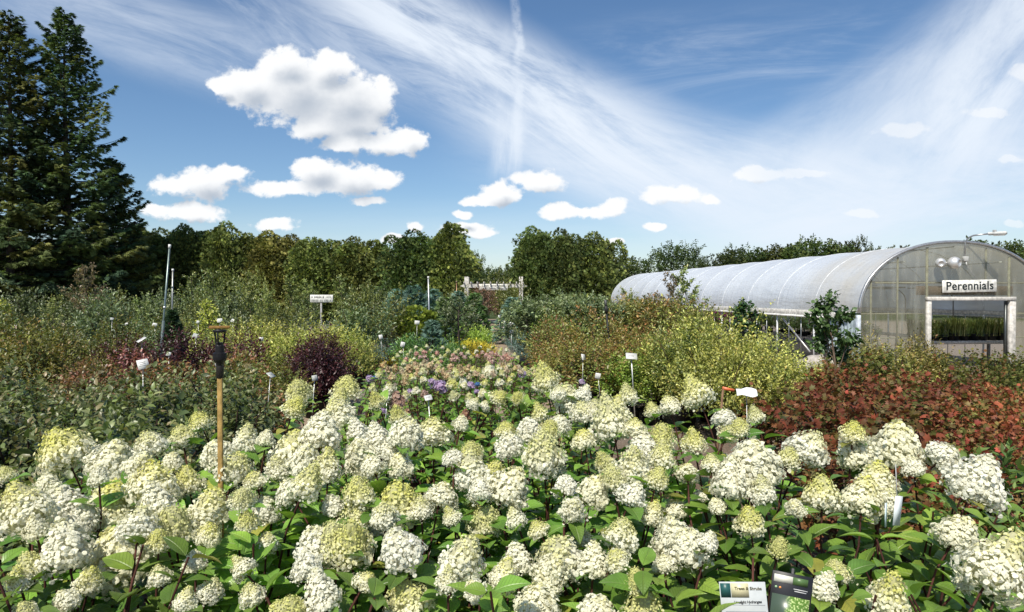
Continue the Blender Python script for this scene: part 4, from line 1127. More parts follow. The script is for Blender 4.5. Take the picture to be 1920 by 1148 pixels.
scatter('upright_shrub', ['conebush'], [(13.3, 1640, 1745, .55, 1.0), (12.4, 1665, 1720, .6, .9)], lab('upright yellow green shrub', 'below the greenhouse gable', 'the corner panel'), 'shrub', 'upright yellow green shrubs', 25)
scatter('lance_leaved_shrub', ['lance'], [(4.1, 1850, 1960, .5, .85), (4.7, 1840, 1960, .55, .9)], lab('lance leaved green shrub', 'before the red bed', 'the blossoms'), 'shrub', 'lance leaved shrubs', 26)
scatter('leafy_shrub', ['greygreen', 'olive'], [(19.5, 1040, 1130, 1.0, .72), (24, 1010, 1290, 1.3, .95), (28, 1000, 1160, 1.5, 1.1)], lambda kn, ri, k: f"{dict(greygreen='grey green', olive='olive green')[kn]} leafy shrub, {ORD[k]} from the path, {RW[ri]} under the nursery trees", 'shrub', 'leafy shrubs under the nursery trees', 27, jit=.25)
# ------------------------------------------------------------------ tall trees
for i, (px, Y, H, R, w) in enumerate([(128, 42, 19.4, 4.6, 'tallest dark spruce, its bare trunk and open side branches against the sky'), (22, 40, 18.4, 4.6, 'dark spruce almost as tall, cut by the edge of the view'), (214, 45, 11.0, 3.3, 'shorter dark spruce tucked beside the tallest one')]):
    plant('spruce_tree', spruce(900 + i, H, R, 1.4, nb=[225, 225, 150][i], power=[.60, .60, .6][i]), w, 'spruce', (GX(px, Y), Y, 0), i * 2.1, 'old spruces')
HP = C((.050, .064, .022, 3), (.072, .088, .028, 3), (.100, .108, .035, 2), (.034, .043, .016, 2))
HP2 = C((.078, .084, .027, 3), (.108, .106, .036, 3), (.052, .060, .021, 2))
DG = C((.034, .050, .018, 3), (.050, .066, .023, 3), (.072, .084, .028, 1.5))
AV = [arborvitae(950 + i, 7.0, 1.45, [HP, HP2, HP, DG, HP2, HP, DG][i], 11000, multi=[6, 4, 8, 5, 7, 3, 8][i]) for i in range(7)]
hedge = [(262, 428), (303, 430), (345, 424), (385, 436), (424, 418), (465, 438), (503, 436), (545, 442), (584, 446), (622, 452), (662, 446), (703, 452)]
for i, (px, py) in enumerate(hedge):
    Y = 50 + (i % 2) * 1.0; H = P(px, py, Y)[2]
    plant('arborvitae_tree', AV[[3, 6, 3, 5, 0, 2, 1, 4, 2, 0, 4, 5][i]], f'olive green arborvitae, {ORD[i]} tree of the hedge row counted from the spruces', 'arborvitae', (GX(px, Y), Y, 0), i * 1.7, 'arborvitae hedge', (1.12 + .14 * math.sin(i * 2.3), 1.12 + .14 * math.sin(i * 2.3), H / 7.0))
for i, (px, py, w) in enumerate([(775, 432, 'tall dark arborvitae joined to the hedge end beside the white arbour'), (846, 421, 'tallest dark arborvitae next to the white arbour post')]):
    plant('arborvitae_tree', AV[6 if i == 0 else 5], w, 'arborvitae', (GX(px, 49), 49, 0), i + .5, 'arborvitae beside the arbour', (1.25, 1.25, P(px, py, 49)[2] / 7))
for i, (px, py) in enumerate([(997, 428), (1050, 431), (1112, 438)]):
    plant('arborvitae_tree', AV[[3, 6, 0][i]], f'dense green arborvitae, {ORD[i]} of three beyond the arbour counted from the path', 'arborvitae', (GX(px, 50), 50, 0), i * 2 + .3, 'three arborvitae beyond the arbour', (1.12, 1.12, P(px, py, 50)[2] / 7))
# a second, dark rank that closes the gaps under and behind the spruces
for i in range(9):
    px = -60 + i * 62; Y = 57 + (i % 3)
    plant('dark_cedar', AV[3], f'dark cedar in the shade behind the spruces, {ORD[i]} from the frame edge', 'cedar', (GX(px, Y), Y, 0), i, 'dark cedars behind the spruces', (1.5, 1.5, [.95, 1.0, .9][i % 3]))
OAK = C((.032, .052, .017, 3), (.052, .074, .023, 3), (.075, .092, .030, 1.5))
LT = C((.055, .075, .030, 3), (.085, .105, .045, 2), (.040, .06, .022, 2))
BC = C((.050, .080, .050, 3), (.070, .100, .062, 2))
woodA = [limb_tree(1000 + i, 8.5, 3.6, 1.5, .22, 9, 80, .5, 8, .34, L_TRI, [OAK, OAK, C((.06, .072, .022, 3), (.09, .10, .03, 2))][i], None, 'leaf_matt', lobe=.52) for i in range(3)]
loose = limb_tree(1010, 8.5, 3.4, 1.6, .17, 11, 62, .7, 8, .30, L_TRI, LT, None, 'leaf_matt', lobe=.42, upw=.9)
plant('round_tree', woodA[0], 'dark round leafy tree between the arborvitae and the greenhouse roof', 'tree', (GX(1166, 58), 58, 0), .4, None, (.78, .78, P(1166, 482, 58)[2] / 8.6))
plant('loose_crowned_tree', loose, 'airy pale tree with loose crown behind the far end of the greenhouse', 'tree', (GX(1258, 72), 72, 0), 1.0, 'airy trees', (.95, .95, P(1258, 450, 72)[2] / 8.6))
plant('loose_crowned_tree', loose, 'small airy tree just above the greenhouse roof, next to the larger airy one', 'tree', (GX(1306, 78), 78, 0), 3.0, 'airy trees', (.6, .6, P(1306, 470, 78)[2] / 8.6))
for i, (px, py, s) in enumerate([(1362, 470, .8), (1405, 462, .95), (1448, 460, .95), (1492, 455, 1.0), (1535, 446, 1.0), (1575, 455, .95), (1602, 448, .42), (1640, 460, .5), (1700, 462, .9)]):
    plant('woodland_tree', woodA[i % 3], f'dark woodland tree showing over the greenhouse roof, {ORD[i]} along from the airy tree', 'tree', (GX(px, 74 + i % 3), 74 + i % 3, 0), i * 1.9, 'woodland over the greenhouse roof', (s, s, P(px, py, 75)[2] / 8.6))
for i, (px, py) in enumerate([(1828, 450), (1870, 452), (1915, 456), (1960, 462)]):
    plant('woodland_tree', woodA[(i + 1) % 3], f'dark woodland tree beyond the gable top, {ORD[i]} from the lamp', 'tree', (GX(px, 62), 62, 0), i * 1.2 + .4, 'woodland beyond the gable', (.8, .8, P(px, py, 62)[2] / 8.6))
for i, (px, py, Y, s) in enumerate([(884, 470, 54, .40), (868, 500, 60, .5), (925, 500, 95, .8), (962, 500, 100, .85), (900, 515, 90, .7), (985, 505, 90, .8)]):
    w = ['slim young green tree right behind the arbour post', 'small green tree behind the arbour end', 'distant bluish tree seen through the gap above the arbour', 'second distant bluish tree touching the three arborvitae', 'low distant tree in the gap above the sign', 'distant dim tree behind the arbour far post'][i]
    plant('distant_tree', woodA[1] if i > 1 else loose, w, 'tree', (GX(px, Y), Y, 0), i * 1.1, 'distant trees in the gap', (s, s, P(px, py, Y)[2] / 8.6))

# ------------------------------------------------------------------ nursery trees
SP = C((.075, .10, .032, 3), (.10, .125, .04, 2)); SP2 = C((.26, .28, .09, 2), (.28, .26, .10, 1))
sap = [sapling(1100 + i, 2.8, SP, SP2, .085, 18, .3, .5) for i in range(3)]
sapd = sapling(1110, 2.9, C((.11, .085, .05, 3), (.07, .075, .035, 2)), C((.18, .13, .085, 1),), .085, 16, .4, .75)
weepm = sapling(1111, 2.0, C((.16, .18, .03, 3), (.20, .21, .04, 2)), C((.27, .26, .06, 1),), .08, 20, .6, .62, weep=True)
for i, (px, py, Y, m, w) in enumerate([(408, 512, 24, sap[0], 'young tree with yellowish leaves standing behind the wooden stake'), (472, 516, 25, sap[1], 'young tree with yellowish top, next along from the stake'), (360, 520, 26, sap[2], 'thin young tree beside the shorter riser pole'),
                                        (540, 528, 25, sap[1], 'leafy young tree beside the white notice, stake side'), (640, 524, 27, sap[2], 'leafy young tree beside the white notice, arbour side'), (690, 540, 27, sap[0], 'leafy young tree half way to the thin riser pole'),
                                        (575, 530, 29, sap[0], 'young tree directly behind the white notice'), (168, 512, 22, sapd, 'brownish spreading young tree in front of the spruce trunk'), (1285, 512, 19, sap[2], 'slender young tree crossing the greenhouse roof, taller of two'),
                                        (1255, 527, 20, sapd, 'slender brownish young tree crossing the greenhouse roof, shorter of two'), (500, 548, 23, sap[2], 'short leafy young tree above the yellow shrubs'), (1180, 548, 23, sap[1], 'young tree by the roof end, near the black riser pipe'),
                                        (265, 566, 20, sap[1], 'low young tree with pale stake left of the riser pole'.replace('left of', 'beside')), (100, 560, 21, sap[0], 'low young tree below the spruce trunk')]):
    plant('young_tree', m, w, 'young tree', (GX(px, Y), Y, 0), i * 1.3, 'young nursery trees', P(px, py, Y)[2] / 2.8)
plant('weeping_tree', weepm, 'yellow green weeping young tree beside the dark cone conifer', 'weeping tree', (GX(388, 18.6), 18.6, 0), .5, None, P(388, 552, 18.6)[2] / 2.15)
plant('weeping_tree', weepm, 'golden green weeping tree at the edge of the nursery rows', 'weeping tree', (GX(10, 19), 19, 0), 2.5, None, 1.02)
plant('cone_conifer', cone_conifer(1120, 1.75, .42, C((.018, .032, .018, 3), (.03, .045, .022, 2)), 900, .16), 'dark cone shaped conifer beside the tall riser pole', 'conifer', (GX(323, 16.5), 16.5, 0), 0)
GT = C((.070, .095, .045, 3), (.095, .12, .06, 3), (.05, .07, .03, 2)); GT2 = C((.22, .25, .13, 2), (.17, .21, .10, 2))
gt = [limb_tree(1130 + i, 2.35, .72, .85, .035, 8, 34, .24, 9, .095, L_TRI, GT, GT2, 'leaf', lobe=.55, bark=(.16, .14, .12)) for i in range(3)]
for i, (px, py, Y) in enumerate([(985, 556, 20), (1022, 548, 20.5), (1062, 546, 19.5), (1100, 545, 20.5), (1128, 552, 19.6), (1045, 552, 22.5), (1090, 550, 23)]):
    plant('standard_tree', gt[i % 3], f'grey green small tree, {ORD[i]} of the cluster between path and black riser pipe', 'small tree', (GX(px, Y), Y, 0), i * 1.4, 'grey green small trees', (1.12, 1.12, P(px, py, Y)[2] / 2.4))
OT = C((.10, .105, .032, 3), (.085, .095, .03, 2), (.16, .10, .035, 1)); OT2 = C((.24, .15, .05, 2), (.19, .18, .05, 2), (.30, .14, .05, .6))
ot = [limb_tree(1140 + i, 2.3, .72, .8, .03, 8, 30, .25, 9, .08, L_TRI, OT, OT2, 'leaf', lobe=.55) for i in range(2)]
for i, (px, py, Y) in enumerate([(1160, 555, 20.5), (1196, 550, 20), (1232, 556, 19.5), (1268, 552, 19), (1298, 565, 18), (1215, 556, 22)]):
    plant('tinted_tree', ot[i % 2], f'orange tinted small tree, {ORD[i]} from the black riser pipe towards the greenhouse', 'small tree', (GX(px, Y), Y, 0), i * 1.9, 'orange tinted small trees', (1.1, 1.1, P(px, py, Y)[2] / 2.35))
DT = C((.022, .048, .016, 3), (.035, .066, .020, 3)); DT2 = C((.07, .12, .04, 1.5), (.05, .085, .03, 2))
t1 = limb_tree(1150, 2.3, .27, 1.15, .030, 7, 22, .15, 8, .085, L_MID, DT, DT2, 'leaf', lobe=.6, lean=(-.06, 0), bark=(.15, .11, .08), wid=1.25)
t2 = limb_tree(1151, 2.2, .28, 1.1, .028, 7, 20, .15, 8, .09, L_MID, DT, DT2, 'leaf', lobe=.6, bark=(.12, .10, .08), wid=1.25)
plant('leaning_tree', t1, 'small dark leaved tree leaning in front of the greenhouse corner panel', 'small tree', (GX(1574, 9.7), 9.7, 0), 0, None, P(1545, 542, 9.7)[2] / 2.35)
plant('round_headed_tree', t2, 'small dark round headed tree before the open greenhouse side', 'small tree', (GX(1398, 13.2), 13.2, 0), 0, None, P(1398, 555, 13.2)[2] / 2.25)
t3 = limb_tree(1152, 2.2, .62, 1.0, .05, 7, 22, .24, 8, .085, L_TRI, C((.045, .06, .028, 3), (.07, .09, .04, 2)), C((.13, .14, .09, 2),), 'leaf', lobe=.5, bark=(.05, .04, .035))
plant('dark_trunk_tree', t3, 'small open tree with dark trunk rising from the glossy green bed', 'small tree', (GX(862, 20.8), 20.8, 0), 0, None, P(862, 548, 20.8)[2] / 2.25)
plant('dark_trunk_tree', limb_tree(1153, 2.6, .9, .9, .05, 7, 30, .3, 8, .10, L_TRI, C((.10, .06, .04, 3), (.075, .065, .035, 2)), C((.14, .07, .05, 1),), 'leaf', lobe=.5, bark=(.2, .17, .15)), 'reddish leaved young tree seen under the arbour beam', 'small tree', (GX(906, 40), 40, 0), 0, None, 1.05)
for i, (px, Y, H) in enumerate([(868, 47, 2.6), (950, 47, 2.7), (966, 42, 2.5), (858, 42, 2.6), (915, 52, 3.2), (945, 54, 3.4), (885, 53, 3.2)]):
    plant('arbour_shrub', K['olive'][i % 3], f'olive green bushy tree seen through and beside the arbour, {ORD[i]} of the clump', 'shrub', (GX(px, Y), Y, 0), i, 'bushy trees at the arbour', (1.35, 1.35, H / 1.75))
BL = C((.075, .115, .100, 3), (.10, .15, .13, 3), (.05, .08, .065, 2)); DGc = C((.045, .07, .032, 3), (.07, .10, .042, 2))
cc = [cone_conifer(1160, 2.6, .85, BL, 1000, .22, .8), cone_conifer(1161, 2.4, .8, DGc, 1000, .2, .8), cone_conifer(1162, 1.1, .45, BL, 500, .15)]
for i, (px, py, Y, m, w) in enumerate([(775, 538, 29, 0, 'blue green conifer behind the clipped topiary'), (812, 545, 30, 0, 'blue green conifer behind the thin riser pole'), (835, 560, 27, 1, 'dark green conifer between riser pole and small dark tree'), (790, 548, 33, 1, 'dark green conifer rising behind the blue ones'),
                                       (745, 545, 30, 0, 'blue grey conifer at the end of the nursery rows'), (890, 552, 34, 1, 'dark conifer just below the arbour post'), (810, 604, 21.5, 2, 'tiny blue spruce at the foot of the riser pole'), (962, 560, 30, 0, 'blue grey conifer at the path, under the arbour'), (715, 540, 33, 1, 'dark conifer beside the blue grey one, hedge side'), (860, 548, 36, 0, 'blue conifer half hidden behind the small dark tree')]):
    H = [2.6, 2.4, 1.1][m]; s = P(px, py, Y)[2] / H
    plant('conifer', cc[m], w, 'conifer', (GX(px, Y), Y, 0), i * 1.2, None, (1.15 * s ** .3, 1.15 * s ** .3, s))


def topiary():
    rs = np.random.RandomState(7); cr, tr = MB(), MB()
    tr.tube([(0, 0, 0), (.05, 0, .6), (-.05, .02, 1.2)], [.05, .04, .03], 7, (.07, .05, .04))
    for (x, y, z, r, h) in [(0, 0, 1.42, .34, .22), (-.22, -.05, 1.12, .42, .25), (.28, .05, 1.08, .34, .25), (.02, -.12, .86, .45, .24), (.42, .0, 1.36, .18, .12)]:
        tips, d = dome(rs, 330, (x, y, z), (r, r, h), -.8, .06, .15)
        cr.leaves(L_SPRAY, tips, d + np.array([0, 0, .4]) + rs.randn(len(d), 3) * .3, d + rs.randn(len(d), 3) * .6, .11 * (.6 + .6 * rs.rand(len(d))), pick(rs, C((.10, .14, .03, 3), (.15, .185, .045, 2), (.055, .085, .022, 2)), len(d)) * (.75 + .5 * rs.rand(len(d), 1)), 1.2)
    return [('crown', cr.mesh('crown', MAT['needle'])), ('trunk', tr.mesh('trunk', MAT['bark']))]


plant('clipped_topiary', topiary(), 'yellow green topiary clipped into rounded cloud pads', 'topiary', (GX(778, 22.5), 22.5, 0), .2, None, 1.08)
# ------------------------------------------------------------------ the greenhouse (local frame: +y runs away along its axis)
GA = math.atan(.102)
GO = np.array([12.68, 19.5, 0.0])


def GW(x, y, z): return (GO[0] + x * math.cos(GA) - y * math.sin(GA), GO[1] + x * math.sin(GA) + y * math.cos(GA), z)


HW, EAVE, APEX, GL = 2.9, 1.66, 3.66, 28.6
gh = thing('greenhouse', 'long arched greenhouse with milky film roof and clear fluted gable', 'greenhouse', GO, GA)


def arch(n=41, r=0.0, w=HW):
    a = np.linspace(PI, 0, n)
    return np.stack([(w + r) * np.sign(np.cos(a)) * np.abs(np.cos(a)) ** .92, EAVE + (APEX - EAVE + r) * np.sin(a) ** .96], 1)


# roof film, sagging a little between the hoops
mb = MB(); ny = 12 * 8 + 1; ar = arch(49)
ys = np.linspace(-.04, GL, ny); hoop = GL / 12
V = []
rs = np.random.RandomState(5)
for y in ys:
    sag = .012 * math.sin(PI * ((y / hoop) % 1)) ** 2
    q = np.array([0, EAVE]); d = ar - q
    V.append(np.stack([d[:, 0] * (1 - sag), np.full(49, y), q[1] + d[:, 1] * (1 - sag)], 1))
V = np.concatenate(V)
F = [[i * 49 + j, i * 49 + j + 1, (i + 1) * 49 + j + 1, (i + 1) * 49 + j] for i in range(ny - 1) for j in range(48)]
mb.add(V, F); mb.build('roof', MAT['film'], gh)
# hoops: pale pipes that show as ridges through the film
for k in range(13):
    mb = MB(); a2 = arch(33, -.008 if k else .03)
    y = min(max(k * hoop, .0), GL)
    mb.tube(np.stack([a2[:, 0], np.full(33, y), a2[:, 1]], 1), .016 if k else .045, 6, (.80, .82, .84) if k else (.50, .50, .50))
    mb.build('hoop', MAT['paint'] if k else MAT['metal'], gh)
# purlin pipes and cross ties inside
for (x, z) in ((-1.5, 3.12), (0, 3.56), (1.5, 3.12)):
    mb = MB(); mb.tube([(x, .1, z), (x, GL - .1, z)], .02, 6, (.5, .52, .53)); mb.build('purlin', MAT['metal'], gh)
for k in range(1, 12, 1):
    y = k * hoop
    mb = MB(); mb.tube([(-2.42, y, 2.55), (0, y, 2.62), (2.42, y, 2.55)], .018, 6, (.42, .43, .43)); mb.build('cross_tie', MAT['metal'], gh)
for sx in (-1, 1):
    for k in range(3):
        y = .9 + k * hoop
        mb = MB(); c = np.array([sx * 2.0, 2.0]); th = np.linspace(PI, PI / 2, 9)
        pts = [(sx * 2.55, y, 1.2)] + [(sx * (2.55 - .55 * (1 + math.cos(t))), y, 1.95 + .45 * math.sin(t)) for t in th] + [(sx * .9, y, 2.4)]
        mb.tube(pts, .02, 6, (.30, .30, .30)); mb.build('vent_pipe', MAT['metal'], gh)
# eave boards, posts of the open long sides
for sx in (-1, 1):
    mb = MB()
    mb.box((sx * (HW + .03), GL / 2 + .2, EAVE - .05), (.05, GL - .5, .16), (.62, .60, .56), bev=.008)
    mb.build('eave_board', MAT['paint'], gh)
    mb = MB(); mb.tube([(sx * (HW + .07), .5, EAVE - .17), (sx * (HW + .07), GL - .3, EAVE - .17)], .035, 8, (.72, .72, .70)); mb.build('side_curtain_roll', MAT['paint'], gh)
    for k in range(1, 13):
        mb = MB(); mb.tube([(sx * HW, min(k * hoop, GL), 0), (sx * HW, min(k * hoop, GL), EAVE - .13)], .03, 8, (.70, .72, .74)); mb.build('post', MAT['paint'], gh)
        if k < 12:
            for q in (.33, .66):
                mb = MB(); mb.tube([(sx * HW, (k + q) * hoop, 0), (sx * HW, (k + q) * hoop, EAVE - .13)], .011, 6, (.45, .47, .48)); mb.build('side_bar', MAT['metal'], gh)
mb = MB(); mb.tube([(-HW, 2.6, .35), (-HW + .02, 4.4, 1.35)], .03, 8, (.5, .5, .5)); mb.build('brace', MAT['metal'], gh)
# solid corner panel of the near bay
mb = MB()
xs = np.linspace(.03, 1.55, 39)
v = []
for y in xs: v += [[-HW - .02 - .012 * math.sin(y * 2 * PI / .16), y, 0], [-HW - .02 - .012 * math.sin(y * 2 * PI / .16), y, EAVE - .16]]
mb.add(v, [[2 * i, 2 * i + 1, 2 * i + 3, 2 * i + 2] for i in range(38)], (.50, .60, .64)); mb.build('corner_panel', MAT['paint'], gh)
mb = MB(); mb.box((-HW - .05, .0, EAVE / 2 - .02), (.10, .12, EAVE - .06), (.55, .60, .66), bev=.01); mb.build('corner_post', MAT['paint'], gh)
# near gable: fluted sheets round the door opening
DX0, DX1, DZ = -.80, 1.62, 2.06


def gtop(x): 
    a2 = arch(201); return float(np.interp(x, a2[:, 0], a2[:, 1]))


mb = MB()
cols_ = sorted(set(list(np.linspace(-HW + .02, HW - .02, 61)) + [DX0, DX1]))
for a, b in zip(cols_[:-1], cols_[1:]):
    m_ = (a + b) / 2; lo = DZ if DX0 < m_ < DX1 else 0.0
    ta, tb = gtop(a) - .02, gtop(b) - .02
    mb.add([(a, .012, lo), (b, .012, lo), (b, .012, max(tb, lo + .01)), (a, .012, max(ta, lo + .01))], [[0, 1, 2, 3]])
mb.build('gable_sheet', MAT['sheet'], gh, smooth=False)
for x in (-.86, .95, 1.68, 2.3, -2.55, -1.75):
    mb = MB(); z0 = 0 if not DX0 < x < DX1 else DZ + .1
    w_ = .05 if x in (-.86, 1.68) else .03
    mb.box((x, .05, (z0 + gtop(x) - .06) / 2), (w_, .05, gtop(x) - .06 - z0), (.36, .35, .28)); mb.build('mullion', MAT['paint'], gh)
for z, w_ in ((.95, .03), (1.64, .035), (2.52, .04)):
    for (a, b) in (((-HW + .08, DX0 - .16), (DX1 + .16, HW - .08)) if z < DZ else ((-2.4, 2.4),)):
        mb = MB(); mb.box(((a + b) / 2, .085, z), (b - a, .03, w_), (.40, .38, .30)); mb.build('rail', MAT['paint'], gh)
mb = MB(); mb.box((.35, .10, 2.30), (3.0, .02, .26), (.16, .11, .09)); mb.build('header_board', MAT['wood'], gh)
# door frame
df = [((DX0 - .055, -.03, 1.0), (.12, .10, 2.0)), ((DX1 + .09, -.03, 1.0), (.19, .10, 2.0)), (((DX0 + DX1) / 2 + .02, -.045, DZ + .01), (DX1 - DX0 + .30, .12, .105))]
for c, sz in df:
    mb = MB(); mb.box(c, sz, (.66, .63, .58), bev=.008); mb.build('door_frame', MAT['paint'], gh)
mb = MB(); mb.box((DX1 - .06, .02, 1.0), (.06, .06, 2.0), (.10, .11, .11)); mb.build('door_track', MAT['metal'], gh)
# far gable
mb = MB(); a2 = arch(41)
mb.add([(p[0], GL, p[1]) for p in a2] + [(HW, GL, 0), (-HW, GL, 0)], [list(range(43))]); mb.build('far_gable', MAT['film'], gh, smooth=False)


INK = attr_mat('sign_ink', .55, .3, 0, .05, 40)


def text_mesh(body, size, colr, bold=0.0, extrude=.0015, shear=0.0, space=1.0, align='CENTER', lines=1.0):
    cu = bpy.data.curves.new('lettering', 'FONT'); cu.body = body; cu.size = size; cu.extrude = extrude; cu.offset = bold; cu.shear = shear
    cu.align_x = align; cu.align_y = 'CENTER'; cu.space_character = space; cu.space_line = lines
    ob = bpy.data.objects.new('lettering', cu); COL.objects.link(ob)
    dg = bpy.context.evaluated_depsgraph_get()
    me = bpy.data.meshes.new_from_object(ob.evaluated_get(dg)); bpy.data.objects.remove(ob); bpy.data.curves.remove(cu)
    me.materials.clear(); me.materials.append(INK)
    ca = me.color_attributes.new('Col', 'FLOAT_COLOR', 'POINT')
    ca.data.foreach_set('color', np.tile([*colr, 1.0], len(me.vertices)).astype(np.float32))
    return me


# sign
sg = thing('sign_board', 'white Perennials sign above the greenhouse doorway', 'sign', GW(.33, -.10, 2.43), GA - 0.0, None, 1.0)
mb = MB(); mb.box((0, 0, 0), (1.66, .03, .35), (.80, .79, .74), bev=.004); mb.build('board', MAT['paint'], sg)
put('lettering', text_mesh('Perennials', .335, (.012, .02, .022), .006, space=1.06), sg, (0, -.0168, .0), (PI / 2, 0, 0))
sg.rotation_euler = (0, -.02, GA)
# twin floodlights
fl = thing('floodlight_pair', 'pair of round silver floodlights on the gable', 'floodlight', GW(-.45, -.02, 3.08), GA)
mb = MB(); mb.box((0, -.03, 0), (.12, .08, .10), (.5, .5, .5), bev=.01); mb.build('mounting_box', MAT['metal'], fl)
for sx, r, q in ((-1, .135, .55), (1, .175, .1)):
    d = Vector((sx * .42, -.85, -.15 + .1 * sx)).normalized()
    R = Vector((0, 0, 1)).rotation_difference(d).to_matrix()
    cpos = np.array([sx * .21, -.20, .0])
    mb = MB(); th = np.linspace(PI, .55, 12)
    mb.lathe([(max(r * math.sin(t), .002), r * math.cos(t)) for t in th] + [(r * .5, r * .80), (.002, r * .70)], 22, cpos, (.72, .72, .72), R=np.array(R))
    hd = mb.build('lamp_head', MAT['chrome'], fl)
    mb = MB(); mb.tube([(sx * .04, -.06, 0), tuple(cpos - np.array(d) * r * .8)], .022, 7, (.4, .4, .4)); mb.build('arm', MAT['metal'], fl)
# yard lamp on the arch
yl = thing('yard_lamp', 'grey yard lamp on a curved arm over the arch', 'lamp', GW(.20, -.06, 3.1), GA)
mb = MB(); t = np.linspace(0, 1, 12)
pts = [(0, 0, 0), (0, -.02, .52)] + [(.16 * (1 - math.cos(u * PI / 2)), -.02 - .22 * (1 - math.cos(u * PI / 2)), .52 + .24 * math.sin(u * PI / 2)) for u in t[1:]] + [(.34, -.45, .78)]
mb.tube(pts, .022, 8, (.45, .46, .47)); mb.build('arm', MAT['metal'], yl)
mb = MB(); mb.box((.48, -.60, .78), (.17, .44, .085), (.58, .59, .58), rz=.75, bev=.03); mb.box((.44, -.55, .85), (.08, .09, .06), (.4, .4, .4), rz=.75, bev=.01); mb.build('lamp_head', MAT['paint'], yl)
mb = MB(); mb.box((.51, -.63, .728), (.13, .27, .025), (.78, .78, .74), rz=.75, bev=.01); mb.build('lens', MAT['plastic'], yl)
mb = MB(); mb.box((0, -.04, .10), (.13, .10, .14), (.55, .55, .53), bev=.01); mb.tube([(0, -.05, .03), (.02, -.07, -.10)], .018, 6, (.6, .6, .58)); mb.build('junction_box', MAT['paint'], yl)
mb = MB(); mb.tube([(.05, -.01, -.05), (.35, -.01, -.45), (.62, -.01, -.95)], .007, 5, (.25, .25, .25)); mb.build('cable', MAT['plastic'], yl)

# benches and stock inside
BG = C((.075, .11, .035, 3), (.10, .14, .04, 2), (.05, .07, .025, 2))
bench_spots = [(-1.85, 4.2, 6.4, 1.0), (-1.85, 11.3, 7.0, 1.0), (-1.85, 18.8, 7.0, 1.0), (1.15, 1.35, 1.0, 2.9), (1.9, 8.5, 8.0, 1.0), (1.9, 18, 8.0, 1.0)]
bn_ = ['beside the open side, close to the gable', 'half way down the open side', 'deep inside along the open side', 'crosswise behind the doorway', 'along the far wall', 'at the far end of the house']
for i, (x, y, ln, wd) in enumerate(bench_spots):
    b = thing('plant_bench', 'grey slatted plant bench ' + bn_[i], 'bench', GW(x, y, 0), GA, 'plant benches')
    hz = .72 if i != 3 else .78
    mb = MB()
    for k in range(6): mb.box((-wd / 2 + wd * (k + .5) / 6, 0, hz), (wd / 6 * .8, ln, .03), (.34, .30, .26))
    mb.box((0, -ln / 2 - .012, hz - .03), (wd, .024, .10), (.45, .42, .38)); mb.build('bench_top', MAT['wood'], b)
    for sx in (-1, 1):
        for sy in (-1, 1):
            mb = MB(); mb.box((sx * (wd / 2 - .08), sy * (ln / 2 - .12), (hz - .02) / 2), (.07, .07, hz - .02), (.3, .27, .24)); mb.build('leg', MAT['wood'], b)


def tuft(seed, n, ln, pal, width=.016, lean=.8):
    rs = np.random.RandomState(seed); mb = MB()
    for i in range(n):
        a = rs.rand() * 6.28; l_ = ln * (.6 + .5 * rs.rand()); u = np.array([math.cos(a), math.sin(a)]) * lean * l_ * rs.rand()
        c = pick(rs, pal, 1)[0] * (.7 + .6 * rs.rand())
        b0 = np.array([rs.randn() * .05, rs.randn() * .05, .1]); s_ = np.array([-math.sin(a), math.cos(a), 0]) * width / 2
        p1 = b0 + np.array([u[0] * .4, u[1] * .4, l_ * .62]); p2 = b0 + np.array([u[0] * 1.1, u[1] * 1.1, l_ * (.95 - .3 * lean)])
        mb.add([b0 - s_, b0 + s_, p1 - s_ * .8, p1 + s_ * .8, p2], [[0, 1, 3, 2], [2, 3, 4]], c)
    return mb.mesh('foliage', MAT['leaf'])


POT_S = pot_mesh(.10, .15)
tf = [tuft(70 + i, 130, .55, C((.075, .10, .028, 3), (.11, .13, .04, 2), (.16, .15, .06, 1))) for i in range(3)]
rs = np.random.RandomState(9); k = 0
for r in range(3):
    for c in range(9):
        x, y = -.12 + c * .31 + rs.randn() * .02, 1.06 + r * .27
        plant('grass_plant', [('foliage', tf[k % 3]), ('pot', POT_S)], 'potted ornamental grass on the crosswise bench behind the doorway', 'potted grass', GW(x, y, .797), rs.rand() * 6, 'potted grasses behind the doorway', 1.0 + .5 * rs.rand()); k += 1
inn = [shrub_kind(8000, .26, .62, 60, .2, 8, .062, L_TRI, C((.055, .08, .024, 3), (.08, .11, .03, 2)), C((.13, .17, .05, 2),), .8, 2, 'leaf', .2, nst=4),
       shrub_kind(8010, .26, .58, 60, .2, 8, .062, L_TRI, C((.05, .08, .03, 3),), C((.62, .60, .52, 3), (.5, .5, .42, 1)), .8, 1, 'leaf', .2, nst=4)]
for i in range(3):
    x0, y0, ln, wd = bench_spots[i]
    n = int(ln / .62)
    for c in range(n):
        for r in range(2):
            wh = rs.rand() < .22
            v = inn[1][0] if wh else inn[0][rs.randint(2)]
            plant('bench_plant', [v[0], v[1], ('pot', POT_S)], ('white flowering' if wh else 'green leafy') + ' potted perennial on the bench by the open greenhouse side', 'potted plant', GW(x0 - .25 + r * .5, y0 - ln / 2 + .3 + c * .62, .735), rs.rand() * 6, 'white perennials on the benches' if wh else 'green perennials on the benches', .85 + .35 * rs.rand())


